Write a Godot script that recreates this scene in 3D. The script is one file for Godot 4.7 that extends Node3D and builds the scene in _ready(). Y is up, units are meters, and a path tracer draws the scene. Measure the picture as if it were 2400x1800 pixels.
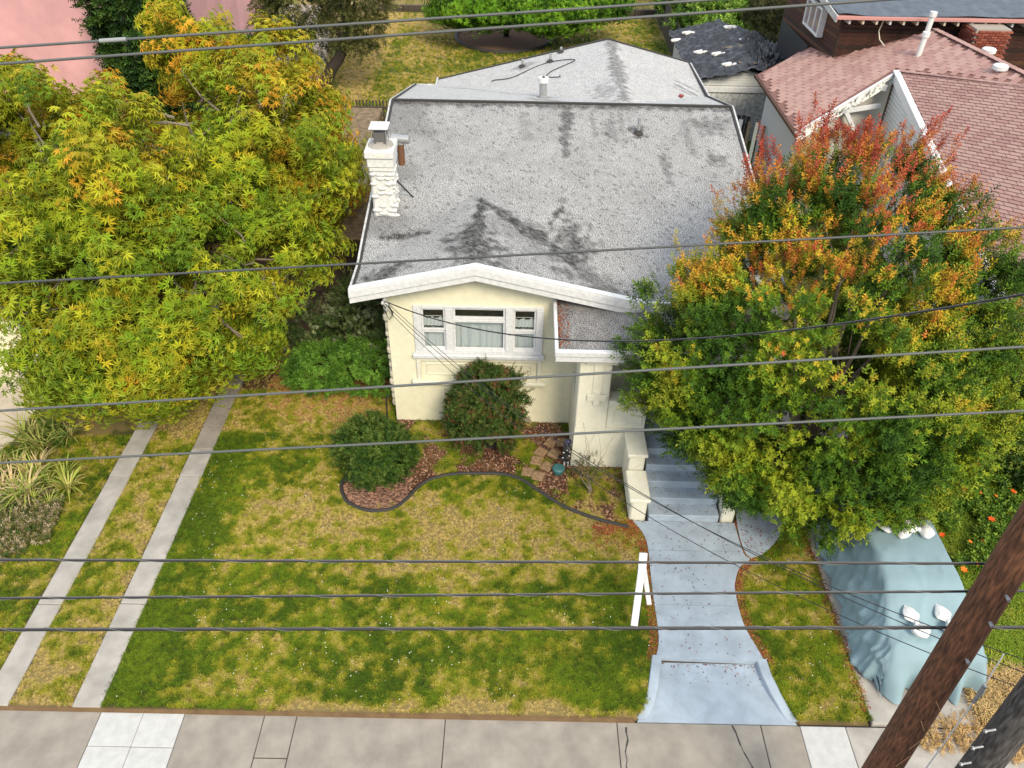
extends Node3D
# A grey-roofed bungalow, its front lawn and its neighbours, seen from above the street.

var rng := RandomNumberGenerator.new()
var M := {}
var used := {}
var nz := FastNoiseLite.new()

# ---------------------------------------------------------------- mesh collector
class MB:
	var v := PackedVector3Array()
	var n := PackedVector3Array()
	var c := PackedColorArray()
	var col := Color(1, 1, 1)
	func tri(a: Vector3, b: Vector3, d: Vector3) -> void:
		var nn := (b - a).cross(d - a)
		if nn.length_squared() < 1e-14: return
		nn = nn.normalized()
		v.push_back(a); v.push_back(d); v.push_back(b)
		n.push_back(nn); n.push_back(nn); n.push_back(nn)
		c.push_back(col); c.push_back(col); c.push_back(col)
	func tris(a: Vector3, b: Vector3, d: Vector3, na: Vector3, nb: Vector3, nd: Vector3) -> void:
		v.push_back(a); v.push_back(d); v.push_back(b)
		n.push_back(na); n.push_back(nd); n.push_back(nb)
		c.push_back(col); c.push_back(col); c.push_back(col)
	func quad(a: Vector3, b: Vector3, d: Vector3, e: Vector3) -> void:
		tri(a, b, d); tri(a, d, e)
	# box in a basis with chamfered edges
	func cbox(t: Transform3D, s: Vector3, bev: float = 0.01) -> void:
		var h := s * 0.5
		var b: float = min(bev, min(h.x, min(h.y, h.z)) * 0.6)
		if b <= 0.0005:
			var p := []
			for i in 8: p.push_back(t * Vector3(h.x if i & 1 else -h.x, h.y if i & 2 else -h.y, h.z if i & 4 else -h.z))
			quad(p[4], p[5], p[7], p[6]); quad(p[1], p[0], p[2], p[3]); quad(p[5], p[1], p[3], p[7])
			quad(p[0], p[4], p[6], p[2]); quad(p[6], p[7], p[3], p[2]); quad(p[0], p[1], p[5], p[4])
			return
		var q := func(i: int, ax: int) -> Vector3:
			var sg := Vector3(1 if i & 1 else -1, 1 if i & 2 else -1, 1 if i & 4 else -1)
			var k := Vector3(h.x - b, h.y - b, h.z - b)
			k[ax] = h[ax]
			return t * (sg * k)
		for ax in 3:
			var u := (ax + 1) % 3
			var w := (ax + 2) % 3
			for sgn in 2:
				var base: int = (1 << ax) if sgn else 0
				var i0 := base
				var i1 := base | (1 << u)
				var i2 := base | (1 << u) | (1 << w)
				var i3 := base | (1 << w)
				if sgn: quad(q.call(i0, ax), q.call(i1, ax), q.call(i2, ax), q.call(i3, ax))
				else: quad(q.call(i0, ax), q.call(i3, ax), q.call(i2, ax), q.call(i1, ax))
			# edges along ax: between faces u and w
			for su in 2:
				for sw in 2:
					var e0: int = ((1 << u) if su else 0) | ((1 << w) if sw else 0)
					var e1: int = e0 | (1 << ax)
					var a: Vector3 = q.call(e0, u)
					var bb: Vector3 = q.call(e1, u)
					var cc: Vector3 = q.call(e1, w)
					var dd: Vector3 = q.call(e0, w)
					if su != sw: quad(a, bb, cc, dd)
					else: quad(a, dd, cc, bb)
		for i in 8:
			var a: Vector3 = q.call(i, 0)
			var bb: Vector3 = q.call(i, 1)
			var cc: Vector3 = q.call(i, 2)
			var ones := (i & 1) + ((i >> 1) & 1) + ((i >> 2) & 1)
			if ones % 2 == 1: tri(a, bb, cc)
			else: tri(a, cc, bb)
	func box(lo: Vector3, hi: Vector3, bev: float = 0.0) -> void:
		cbox(Transform3D(Basis(), (lo + hi) * 0.5), hi - lo, bev)
	# box whose long axis runs a -> b, w across, th along "up"
	func beam(a: Vector3, b: Vector3, w: float, th: float, up := Vector3.UP, bev := 0.006) -> void:
		var z := (b - a).normalized()
		var x := up.cross(z).normalized()
		var y := z.cross(x)
		cbox(Transform3D(Basis(x, y, z), (a + b) * 0.5), Vector3(w, th, a.distance_to(b)), bev)
	func tube(path: PackedVector3Array, radii: PackedFloat32Array, sides := 8, caps := true) -> void:
		var rings := []
		var norms := []
		var last := Vector3.ZERO
		for i in path.size():
			var d := (path[min(i + 1, path.size() - 1)] - path[max(i - 1, 0)]).normalized()
			var x: Vector3
			if last == Vector3.ZERO:
				x = d.cross(Vector3.UP if abs(d.y) < 0.9 else Vector3.RIGHT).normalized()
			else:
				x = (last - d * last.dot(d)).normalized()
			last = x
			var y := d.cross(x)
			var r := radii[min(i, radii.size() - 1)]
			var ring := PackedVector3Array()
			var nr := PackedVector3Array()
			for k in sides:
				var an := TAU * k / sides
				var o := x * cos(an) + y * sin(an)
				ring.push_back(path[i] + o * r); nr.push_back(o)
			rings.push_back(ring); norms.push_back(nr)
		for i in path.size() - 1:
			for k in sides:
				var j := (k + 1) % sides
				tris(rings[i][k], rings[i][j], rings[i + 1][j], norms[i][k], norms[i][j], norms[i + 1][j])
				tris(rings[i][k], rings[i + 1][j], rings[i + 1][k], norms[i][k], norms[i + 1][j], norms[i + 1][k])
		if caps:
			for k in sides:
				var j := (k + 1) % sides
				tri(path[0], rings[0][j], rings[0][k])
				var e: int = path.size() - 1
				tri(path[e], rings[e][k], rings[e][j])
	func rod(a: Vector3, b: Vector3, r: float, r2 := -1.0, sides := 8) -> void:
		tube(PackedVector3Array([a, b]), PackedFloat32Array([r, r if r2 < 0 else r2]), sides)
	# profile: (radius, height) pairs
	func lathe(at: Vector3, prof: Array, sides := 20) -> void:
		for i in prof.size() - 1:
			for k in sides:
				var a0 := TAU * k / sides
				var a1 := TAU * (k + 1) / sides
				var p0: Vector2 = prof[i]
				var p1: Vector2 = prof[i + 1]
				var A := at + Vector3(cos(a0) * p0.x, p0.y, sin(a0) * p0.x)
				var B := at + Vector3(cos(a1) * p0.x, p0.y, sin(a1) * p0.x)
				var C := at + Vector3(cos(a1) * p1.x, p1.y, sin(a1) * p1.x)
				var D := at + Vector3(cos(a0) * p1.x, p1.y, sin(a0) * p1.x)
				tri(A, C, B); tri(A, D, C)
	# flat polygon (x, z) raised from y0 to y1
	func slab(poly: PackedVector2Array, y0: float, y1: float) -> void:
		var p := poly
		if Geometry2D.is_polygon_clockwise(p): 
			p = p.duplicate(); p.reverse()
		var idx := Geometry2D.triangulate_polygon(p)
		for i in range(0, idx.size(), 3):
			var a := p[idx[i]]
			var b := p[idx[i + 1]]
			var d := p[idx[i + 2]]
			if (b - a).cross(d - a) > 0:
				var t := b; b = d; d = t
			tri(Vector3(a.x, y1, a.y), Vector3(b.x, y1, b.y), Vector3(d.x, y1, d.y))
			tri(Vector3(a.x, y0, a.y), Vector3(d.x, y0, d.y), Vector3(b.x, y0, b.y))
		for i in p.size():
			var a := p[i]
			var b := p[(i + 1) % p.size()]
			quad(Vector3(b.x, y0, b.y), Vector3(a.x, y0, a.y), Vector3(a.x, y1, a.y), Vector3(b.x, y1, b.y))
	# polygon in the xy plane given as points, extruded from z0 (front) back to z1
	func upright(poly: PackedVector2Array, zf: float, zb: float) -> void:
		var p := poly
		if Geometry2D.is_polygon_clockwise(p):
			p = p.duplicate(); p.reverse()
		var idx := Geometry2D.triangulate_polygon(p)
		for i in range(0, idx.size(), 3):
			var a := p[idx[i]]
			var b := p[idx[i + 1]]
			var d := p[idx[i + 2]]
			if (b - a).cross(d - a) < 0:
				var t := b; b = d; d = t
			tri(Vector3(a.x, a.y, zf), Vector3(b.x, b.y, zf), Vector3(d.x, d.y, zf))
			tri(Vector3(a.x, a.y, zb), Vector3(d.x, d.y, zb), Vector3(b.x, b.y, zb))
		for i in p.size():
			var a := p[i]
			var b := p[(i + 1) % p.size()]
			quad(Vector3(a.x, a.y, zb), Vector3(b.x, b.y, zb), Vector3(b.x, b.y, zf), Vector3(a.x, a.y, zf))
	# smooth sheet from a grid of points
	func sheet(pts: Array, flip := false, cols = null) -> void:
		var R := pts.size()
		var W: int = pts[0].size()
		var ns := []
		for i in R:
			var row := PackedVector3Array()
			for j in W:
				var du: Vector3 = pts[i][min(j + 1, W - 1)] - pts[i][max(j - 1, 0)]
				var dv: Vector3 = pts[min(i + 1, R - 1)][j] - pts[max(i - 1, 0)][j]
				var q := du.cross(dv).normalized()
				row.push_back(-q if flip else q)
			ns.push_back(row)
		for i in R - 1:
			for j in W - 1:
				if cols != null: col = cols[i][j]
				var a: Vector3 = pts[i][j]
				var b: Vector3 = pts[i][j + 1]
				var d: Vector3 = pts[i + 1][j + 1]
				var e: Vector3 = pts[i + 1][j]
				if flip:
					tris(a, d, b, ns[i][j], ns[i + 1][j + 1], ns[i][j + 1])
					tris(a, e, d, ns[i][j], ns[i + 1][j], ns[i + 1][j + 1])
				else:
					tris(a, b, d, ns[i][j], ns[i][j + 1], ns[i + 1][j + 1])
					tris(a, d, e, ns[i][j], ns[i + 1][j + 1], ns[i + 1][j])
	func mesh() -> ArrayMesh:
		var a := []
		a.resize(Mesh.ARRAY_MAX)
		a[Mesh.ARRAY_VERTEX] = v
		a[Mesh.ARRAY_NORMAL] = n
		a[Mesh.ARRAY_COLOR] = c
		var m := ArrayMesh.new()
		m.add_surface_from_arrays(Mesh.PRIMITIVE_TRIANGLES, a)
		return m

# ---------------------------------------------------------------- scene helpers
func lin(r: float, g: float, b: float) -> Color:
	return Color(r, g, b).linear_to_srgb()

func grain(sd: int, freq: float, lo: float, hi: float, oct := 4, size := 512, kind := FastNoiseLite.TYPE_SIMPLEX_SMOOTH) -> ImageTexture:
	var f := FastNoiseLite.new()
	f.seed = sd; f.frequency = freq; f.noise_type = kind
	f.fractal_octaves = oct; f.fractal_gain = 0.6
	var im := f.get_seamless_image(size, size)
	im.convert(Image.FORMAT_L8)
	var d := im.get_data()
	for i in d.size():
		d[i] = int(255.0 * (lo + (hi - lo) * d[i] / 255.0))
	im = Image.create_from_data(size, size, false, Image.FORMAT_L8, d)
	im.convert(Image.FORMAT_RGB8)
	im.generate_mipmaps()
	return ImageTexture.create_from_image(im)

# hard-edged speckle, like loose stone chips
func speckle(sd: int, freq: float, lo: float, hi: float) -> ImageTexture:
	var f := FastNoiseLite.new()
	f.seed = sd; f.frequency = freq; f.noise_type = FastNoiseLite.TYPE_SIMPLEX_SMOOTH
	f.fractal_octaves = 2
	var im := f.get_seamless_image(512, 512)
	im.convert(Image.FORMAT_L8)
	var d := im.get_data()
	for i in d.size():
		d[i] = int(255.0 * (lo + (hi - lo) * smooth(0.22, 0.62, d[i] / 255.0)))
	im = Image.create_from_data(512, 512, false, Image.FORMAT_L8, d)
	im.convert(Image.FORMAT_RGB8)
	return ImageTexture.create_from_image(im)

func mat(c: Color, rough := 0.85, tex: Texture2D = null, scale := 1.0, vc := false, metal := 0.0) -> StandardMaterial3D:
	var m := StandardMaterial3D.new()
	m.albedo_color = c; m.roughness = rough; m.metallic = metal
	m.vertex_color_use_as_albedo = vc
	if tex:
		m.albedo_texture = tex
		m.uv1_triplanar = true; m.uv1_world_triplanar = true
		m.uv1_scale = Vector3.ONE * scale
	return m

func leafmat(rough := 0.5) -> StandardMaterial3D:
	var m := mat(Color(1, 1, 1), rough, null, 1.0, true)
	m.backlight = Color(0.40, 0.45, 0.25)
	m.metallic_specular = 0.3
	m.cull_mode = BaseMaterial3D.CULL_DISABLED
	return m

func numbered(s: String) -> String:
	if not used.has(s):
		used[s] = 0
		return s
	used[s] += 1
	return "%s_%03d" % [s, used[s]]

func thing(called: String, label: String, cat: String, at := Vector3.ZERO, group := "") -> Node3D:
	var o := Node3D.new()
	o.name = numbered(called)
	add_child(o)
	o.position = at
	o.set_meta("label", label); o.set_meta("category", cat)
	if group != "": o.set_meta("group", group)
	return o

# commits a mesh given in world coordinates as a part of a thing (or of the root)
func part(called: String, mb: MB, m: Material, parent: Node = self) -> MeshInstance3D:
	return partm(called, mb.mesh(), m, parent)

func partm(called: String, me: Mesh, m: Material, parent: Node = self) -> MeshInstance3D:
	var o := MeshInstance3D.new()
	o.mesh = me
	o.material_override = m
	o.name = numbered(called) if parent == self else called
	parent.add_child(o, true)
	if parent != self and parent is Node3D and parent.get_parent() == self and not parent is MeshInstance3D:
		o.position = -parent.position
	return o

func ground_piece(called: String, mb: MB, m: Material, label := "") -> MeshInstance3D:
	var o := part(called, mb, m)
	o.set_meta("kind", "structure")
	if label != "": o.set_meta("label", label)
	return o

func tag(o: Node, label: String, cat: String, group := "") -> Node:
	o.set_meta("label", label); o.set_meta("category", cat)
	if group != "": o.set_meta("group", group)
	return o

func multi(called: String, me: Mesh, m: Material, xf: Array, cols: PackedColorArray, parent: Node = self) -> MultiMeshInstance3D:
	var mm := MultiMesh.new()
	mm.transform_format = MultiMesh.TRANSFORM_3D
	mm.use_colors = true
	mm.mesh = me
	mm.instance_count = xf.size()
	var b := PackedFloat32Array()
	b.resize(xf.size() * 16)
	var k := 0
	for i in xf.size():
		var t: Transform3D = xf[i]
		var bs := t.basis
		b[k] = bs.x.x; b[k + 1] = bs.y.x; b[k + 2] = bs.z.x; b[k + 3] = t.origin.x
		b[k + 4] = bs.x.y; b[k + 5] = bs.y.y; b[k + 6] = bs.z.y; b[k + 7] = t.origin.y
		b[k + 8] = bs.x.z; b[k + 9] = bs.y.z; b[k + 10] = bs.z.z; b[k + 11] = t.origin.z
		b[k + 12] = cols[i].r; b[k + 13] = cols[i].g; b[k + 14] = cols[i].b; b[k + 15] = 1.0
		k += 16
	mm.buffer = b
	var o := MultiMeshInstance3D.new()
	o.multimesh = mm
	o.material_override = m
	o.name = numbered(called) if parent == self else called
	parent.add_child(o, true)
	if parent != self and parent is Node3D and parent.get_parent() == self:
		o.position = -parent.position
	return o

func rf(a: float, b: float) -> float:
	return rng.randf_range(a, b)

func rdir() -> Vector3:
	var z := rf(-1, 1)
	var a := rf(0, TAU)
	var s := sqrt(1 - z * z)
	return Vector3(cos(a) * s, z, sin(a) * s)

func aim(y: Vector3, yaw: float, s: float) -> Basis:
	y = y.normalized()
	var x := y.cross(Vector3(0.31, 0.2, 0.93)).normalized()
	var z := x.cross(y)
	return Basis(x * cos(yaw) + z * sin(yaw), y, z * cos(yaw) - x * sin(yaw)) * Basis.from_scale(Vector3.ONE * s)

func smooth(a: float, b: float, x: float) -> float:
	var t: float = clamp((x - a) / (b - a), 0.0, 1.0)
	return t * t * (3 - 2 * t)

func pl(a: Array) -> PackedVector2Array:
	var p := PackedVector2Array()
	for i in range(0, a.size(), 2): p.push_back(Vector2(a[i], a[i + 1]))
	return p

func curve2(a: Array, closed := false, step := 6) -> PackedVector2Array:
	var p := pl(a)
	var out := PackedVector2Array()
	var n := p.size()
	for i in (n if closed else n - 1):
		var p0 := p[(i - 1 + n) % n] if closed or i > 0 else p[i]
		var p1 := p[i]
		var p2 := p[(i + 1) % n]
		var p3 := p[(i + 2) % n] if closed or i + 2 < n else p2
		for k in step:
			out.push_back(p1.cubic_interpolate(p2, p0, p3, float(k) / step))
	if not closed: out.push_back(p[n - 1])
	return out

# ---------------------------------------------------------------- leaves
func leaf_oval(mb: MB, base: Vector3, dir: Vector3, up: Vector3, l: float, w: float, fold := 0.25) -> void:
	var s := dir.cross(up).normalized()
	var u := s.cross(dir).normalized()
	var mid := base + dir * l * 0.45 - u * w * fold
	var tip := base + dir * l - u * l * 0.12
	var a := mid + s * w * 0.5 + u * w * fold
	var b := mid - s * w * 0.5 + u * w * fold
	mb.tri(base, mid, a); mb.tri(mid, tip, a)
	mb.tri(base, b, mid); mb.tri(mid, b, tip)

func leaf_star(mb: MB, base: Vector3, dir: Vector3, up: Vector3, l: float) -> void:
	var s := dir.cross(up).normalized()
	var u := s.cross(dir).normalized()
	for k in 5:
		var an := (k - 2) * 0.78
		var ll: float = l * [0.62, 0.9, 1.0, 0.9, 0.62][k]
		var d := (dir * cos(an) + s * sin(an)).normalized()
		var sd := d.cross(u).normalized()
		var tip := base + d * ll - u * ll * 0.28
		var m := base + d * ll * 0.42 + u * ll * 0.02
		mb.tri(base, m - sd * ll * 0.13, tip); mb.tri(base, tip, m + sd * ll * 0.13)

func shoot_mesh(nleaf: int, length: float, leaf: float, spread: float, ratio := 0.42) -> ArrayMesh:
	var mb := MB.new()
	mb.col = Color(0.5, 0.35, 0.25)
	mb.rod(Vector3.ZERO, Vector3(0, length * 0.95, 0), 0.003, 0.0015, 3)
	for i in nleaf:
		var t := 0.15 + 0.85 * i / (nleaf - 1)
		var an := i * 2.4 + rf(-0.3, 0.3)
		var tilt: float = lerp(0.25, 1.0, t * t) + rf(-0.15, 0.15)
		var d := (Vector3(cos(an), 0, sin(an)) * spread + Vector3(0, tilt, 0)).normalized()
		var sh := rf(0.75, 1.2)
		mb.col = Color(sh, sh * rf(0.95, 1.05), sh)
		leaf_oval(mb, Vector3(0, length * t, 0), d, Vector3.UP + rdir() * 0.4, leaf * rf(0.75, 1.15), leaf * ratio)
	return mb.mesh()

func star_twig_mesh(nleaf: int, length: float, leaf: float) -> ArrayMesh:
	var mb := MB.new()
	mb.col = Color(0.6, 0.45, 0.35)
	mb.rod(Vector3.ZERO, Vector3(0, length, 0), 0.004, 0.002, 3)
	for i in nleaf:
		var t := 0.2 + 0.8 * i / (nleaf - 1)
		var an := i * 2.4 + rf(-0.4, 0.4)
		var o := Vector3(cos(an), rf(-0.1, 0.5), sin(an)).normalized()
		var st := Vector3(0, length * t, 0) + o * leaf * rf(0.35, 0.7)
		var sh := rf(0.7, 1.25)
		mb.col = Color(sh * rf(0.9, 1.1), sh, sh)
		leaf_star(mb, st, (o + Vector3(0, rf(-0.7, 0.0), 0)).normalized(), Vector3.UP + rdir() * 0.3, leaf * rf(0.75, 1.15))
	return mb.mesh()

# points on the shell of a set of ellipsoids [cx, cy, cz, rx, ry, rz], gathered in clumps
func crown_points(ells: Array, clumps_per_area: float, per_clump: int, clump_r: float, inner := 0.25, hole := -2.0) -> Array:
	var out := []
	for e in ells:
		var area: float = 4 * PI * pow((pow(e[3] * e[4], 1.6) + pow(e[3] * e[5], 1.6) + pow(e[4] * e[5], 1.6)) / 3.0, 1 / 1.6)
		var nc := int(area * clumps_per_area)
		var c := Vector3(e[0], e[1], e[2])
		var r := Vector3(e[3], e[4], e[5])
		for k in nc:
			var d := rdir()
			var bump := 1.0 + 0.16 * nz.get_noise_3d(d.x * 60 + e[0] * 40, d.y * 60, d.z * 60) * 2.0
			var f: float = bump * (1.0 - inner * pow(rf(0, 1), 2.0))
			var p := c + d * r * f
			if p.y < 0.35: continue
			if hole > -1.0 and nz.get_noise_3d(p.x * 34, p.y * 34 + 80, p.z * 34) < hole: continue
			var deep := false
			for g in ells:
				if g == e: continue
				if ((p - Vector3(g[0], g[1], g[2])) / Vector3(g[3], g[4], g[5])).length() < 0.72: deep = true
			if deep: continue
			var nrm := (d / r).normalized()
			var cr := clump_r * rf(0.6, 1.35)
			var hue := rf(0, 1)
			for i in per_clump:
				var q := p + rdir() * cr * sqrt(rf(0, 1)) * Vector3(1, 0.8, 1)
				out.push_back([q, nrm, hue, (q - c) / r, (q - p).dot(nrm) / cr])
	return out

# ---------------------------------------------------------------- layout of the ground
var WALK_L := [2.63, -4.425, 2.79, -4.13, 2.86, -3.78, 2.84, -3.13, 2.82, -2.51, 2.82, -1.83, 2.79, -1.46, 2.70, -1.15]
var WALK_R := [4.66, -1.12, 4.58, -1.41, 4.47, -1.78, 4.43, -2.15, 4.44, -2.65, 4.49, -2.90, 4.66, -3.26, 4.90, -3.46, 4.80, -3.62, 4.78, -4.425]
var EDGE := [-3.62, -5.9, -3.72, -5.4, -3.67, -5.12, -3.51, -4.83, -3.15, -4.62, -2.82, -4.58, -2.47, -4.68, -2.23, -4.97, -1.99, -5.36, -1.68, -5.61, -1.21, -5.74, -0.63, -5.77, -0.15, -5.76, 0.23, -5.62, 0.61, -5.30, 1.07, -4.89, 1.52, -4.63, 1.97, -4.44, 2.52, -4.26]
var walk_poly: PackedVector2Array
var flare_poly: PackedVector2Array
var pad_poly: PackedVector2Array
var bed_poly: PackedVector2Array

func layout() -> void:
	walk_poly = curve2(WALK_L, false, 4)
	walk_poly.append_array(curve2(WALK_R, false, 4))
	flare_poly = pl([2.70, -1.15, 2.60, -0.9, 2.55, -0.7, 2.42, -0.3, 2.23, 0.0, 5.0, 0.0, 4.88, -0.28, 4.75, -0.65, 4.68, -0.95, 4.66, -1.12])
	pad_poly = curve2([4.84, -4.42, 4.83, -3.75, 4.95, -3.5, 5.36, -3.75, 5.68, -4.15, 5.8, -4.6, 5.5, -5.0, 5.0, -5.0], true, 4)
	bed_poly = curve2(EDGE, false, 4)
	bed_poly.append_array(pl([2.5, -6.1, 1.4, -6.1, 1.4, -7.6, -2.8, -7.6, -2.8, -7.2, -3.3, -6.6]))

# 0 bare, 1 lawn, 2 bed, 3 weeds, 4 back yard, -1 nothing grows
func zone(x: float, z: float) -> int:
	if z > -0.02: return -1
	var p := Vector2(x, z)
	if z > -25:
		if x > -8.93 and x < -8.45 and z > -16: return -1
		if x > -7.38 and x < -6.88 and z > -16: return -1
		if x > -2.85 and x < 5.9 and z < -7.55: return -1
		if x > 1.4 and x < 4.85 and z < -6.05: return -1
		if x > 2.5 and x < 4.85 and z < -4.4: return -1
		if x > 6.22 and x < 8.1 and z > -9: return -1
		if Geometry2D.is_point_in_polygon(p, walk_poly): return -1
		if Geometry2D.is_point_in_polygon(p, flare_poly): return -1
		if Geometry2D.is_point_in_polygon(p, pad_poly): return -1
		if Geometry2D.is_point_in_polygon(p, bed_poly): return 2
		if x >= 8.1: return 3
		if x < -11.3 and z < -6.4: return -1
		if z < -8.6 and x < -2.8: return 0
		return 1
	return 4

# share of dry straw in the turf
func dry(x: float, z: float) -> float:
	var big := nz.get_noise_2d(x * 22, z * 26)
	var mid := nz.get_noise_2d(x * 70 + 300, z * 80)
	var fin := nz.get_noise_2d(x * 260 + 90, z * 260)
	var d := 0.22 + big * 0.36 + mid * 0.5 + fin * 0.75
	if x > -6.9 and x < 2.9:
		d += 0.42 * smooth(-5.6, -4.7, z) * smooth(-2.5, -3.3, z) * smooth(-6.2, -4.9, x)
		d -= 0.30 * smooth(-5.5, -6.3, x)
		d -= 0.16 * smooth(-2.6, -1.6, z)
		d += 0.9 * smooth(-0.32, -0.1, z + mid * 0.25) * smooth(-4.6, -3.4, x)
	elif x > -8.5 and x < -7.3:
		d += 0.28 + 0.3 * smooth(-3.0, -0.8, z)
	elif x > 4 and x < 6.3:
		d += 0.12
	elif x >= 8.1:
		d -= 0.10
	if z < -24: d += 0.42 * smooth(0.0, -6.0, x) + 0.3 * smooth(-38.0, -42.0, z) - 0.05
	if z < -7.0 and z > -24 and x < -3: d += 0.45
	return clamp(d, 0.0, 1.0)

func turf(d: float, k: float) -> Color:
	var g := Color(0.048, 0.100, 0.005).lerp(Color(0.185, 0.265, 0.012), k)
	var y := Color(0.335, 0.315, 0.022)
	var s := Color(0.60, 0.45, 0.155)
	if d < 0.5: return g.lerp(y, smooth(0.12, 0.5, d))
	return y.lerp(s, smooth(0.5, 0.85, d))

func soil(x: float, z: float) -> Color:
	var q := zone(x, z)
	var f := nz.get_noise_2d(x * 300, z * 300) * 0.5 + 0.5
	var m := nz.get_noise_2d(x * 60 + 50, z * 60) * 0.5 + 0.5
	match q:
		1, 3: return (turf(clamp(dry(x, z) + 0.1, 0, 1), f) * 0.75).lerp(Color(0.13, 0.09, 0.04), 0.4 * smooth(0.75, 0.35, dry(x, z)))
		4: return turf(clamp(dry(x, z) + 0.15, 0, 1), f) * 0.9
		2:
			var bark := Color(0.10, 0.042, 0.022).lerp(Color(0.26, 0.125, 0.07), f)
			return bark.lerp(Color(0.36, 0.22, 0.09), smooth(0.5, 0.75, m) * 0.8)
		0:
			return Color(0.16, 0.075, 0.035).lerp(Color(0.36, 0.19, 0.08), smooth(0.3, 0.8, f * 0.6 + m * 0.4))
	if z > -0.3: return Color(0.40, 0.26, 0.12).lerp(Color(0.22, 0.12, 0.06), f)
	return Color(0.14, 0.10, 0.06)

func roof_h(x: float, z: float) -> float:
	var m: float = 4.06 + 0.21 * (-8.9 - z) if z > -14.7 else 5.28 - 0.25 * (-14.7 - z)
	if z > -12: m = max(m, 4.5 - 0.23 * abs(x + 0.8))
	if z < -14.7: m = max(m, 5.2 - 0.25 * abs(x - 2.97))
	return m

func seg_d(p: Vector2, a: Vector2, b: Vector2) -> float:
	return p.distance_to(Geometry2D.get_closest_point_to_segment(p, a, b))

# places where the gravel has washed off the dark roofing felt: [x, z, x, z, half width, strength]
var BARE := [[-0.81, -10.35, -0.82, -9.2, 0.11, 1.0], [-0.82, -9.2, -0.80, -7.9, 0.20, 0.95], [-0.80, -8.3, -0.72, -7.5, 0.40, 0.8],
	[-0.7, -10.2, 0.45, -9.3, 0.15, 0.95], [0.45, -9.3, 1.2, -8.5, 0.20, 0.9], [1.2, -8.5, 2.2, -7.4, 0.15, 0.6], [-0.4, -9.6, 0.6, -8.6, 0.3, 0.3],
	[1.11, -10.35, 0.84, -9.75, 0.055, 1.0], [1.14, -10.7, 1.12, -10.4, 0.05, 0.5], [1.25, -9.55, 1.30, -8.95, 0.28, 0.8], [1.34, -14.2, 1.22, -12.9, 0.10, 0.7], [2.0, -14.3, 2.05, -13.2, 0.06, 0.35], [2.75, -14.2, 2.8, -12.8, 0.06, 0.3], [0.2, -14.2, 0.25, -13.0, 0.07, 0.25], [4.4, -13.9, 4.45, -12.6, 0.08, 0.3], [1.22, -12.9, 1.23, -12.3, 0.06, 0.6],
	[2.35, -13.8, 2.55, -13.2, 0.14, 0.4], [-2.4, -7.95, -2.85, -7.62, 0.16, 0.85], [-2.62, -7.55, -2.9, -7.5, 0.10, 0.7], [-2.05, -9.25, -3.0, -9.16, 0.09, 0.9],
	[0.87, -7.9, 1.2, -7.8, 0.10, 0.7], [1.65, -7.95, 1.9, -7.4, 0.2, 0.65], [2.05, -7.6, 2.2, -7.4, 0.12, 0.7],
	[5.26, -13.75, 5.15, -13.9, 0.28, 0.5], [5.17, -12.4, 5.0, -12.35, 0.17, 0.6], [3.72, -12.4, 3.77, -11.4, 0.08, 0.5], [3.16, -13.3, 3.18, -13.5, 0.16, 0.9],
	[3.05, -21, 2.99, -15.4, 0.13, 0.6], [2.5, -16.6, 2.7, -16.3, 0.3, 0.35], [4.9, -18.2, 5.45, -17.65, 0.05, 0.6], [5.0, -18.6, 5.6, -18.1, 0.04, 0.5], [4.8, -17.9, 5.3, -17.5, 0.03, 0.5],
	[0.3, -16.0, 1.1, -15.6, 0.12, 0.5], [-2.6, -19.5, 0.9, -16.6, 0.06, 0.35], [-3.4, -14.62, 5.8, -14.62, 0.09, 0.75], [0.73, -16.5, 0.85, -16.4, 0.16, 0.7], [0.0, -20.3, 0.3, -20.45, 0.13, 0.5]]

func roof_col(x: float, z: float) -> Color:
	var p := Vector2(x, z)
	var f := nz.get_noise_2d(x * 330, z * 330)
	var m := nz.get_noise_2d(x * 60 + 500, z * 60)
	var b := 0.0
	for a in BARE:
		var d := seg_d(p, Vector2(a[0], a[1]), Vector2(a[2], a[3]))
		if d < a[4] * 2.6:
			b = max(b, a[5] * smooth(a[4] * 2.2, a[4] * 0.5, d + (f * 1.5 + m * 0.9) * a[4]))
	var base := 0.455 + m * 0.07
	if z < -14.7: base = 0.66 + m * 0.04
	# thin gravel beside the chimney and in the back corner
	var thin: float = max(smooth(-2.2, -2.9, x + m * 0.6) * smooth(-12.4, -11.2, z) * smooth(-8.9, -9.4, z), smooth(-2.2, -2.6, x + m * 0.5) * smooth(-12.9, -13.3, z) * (1.0 if z > -14.7 else 0.0))
	base *= 1.0 - 0.42 * thin * (0.7 + f * 0.6)
	base *= 1.0 + f * 0.16
	var c := Color(base, base * 0.995, base * 0.985)
	# loose chips: single dark specks everywhere, more of them where the gravel has thinned
	var chip := fposmod(sin(x * 127.1 + z * 311.7) * 43758.5453, 1.0)
	if b > 0.03: c = c.lerp(Color(0.05, 0.048, 0.046), clamp(b * (0.55 + 0.7 * chip), 0.0, 1.0))
	if chip > 0.955 and z > -14.7: return c * 0.45
	return c

func strip_path(pts: Array, y: float) -> PackedVector3Array:
	var o := PackedVector3Array()
	for p in pts: o.push_back(Vector3(p.x, y, p.y))
	return o

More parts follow.
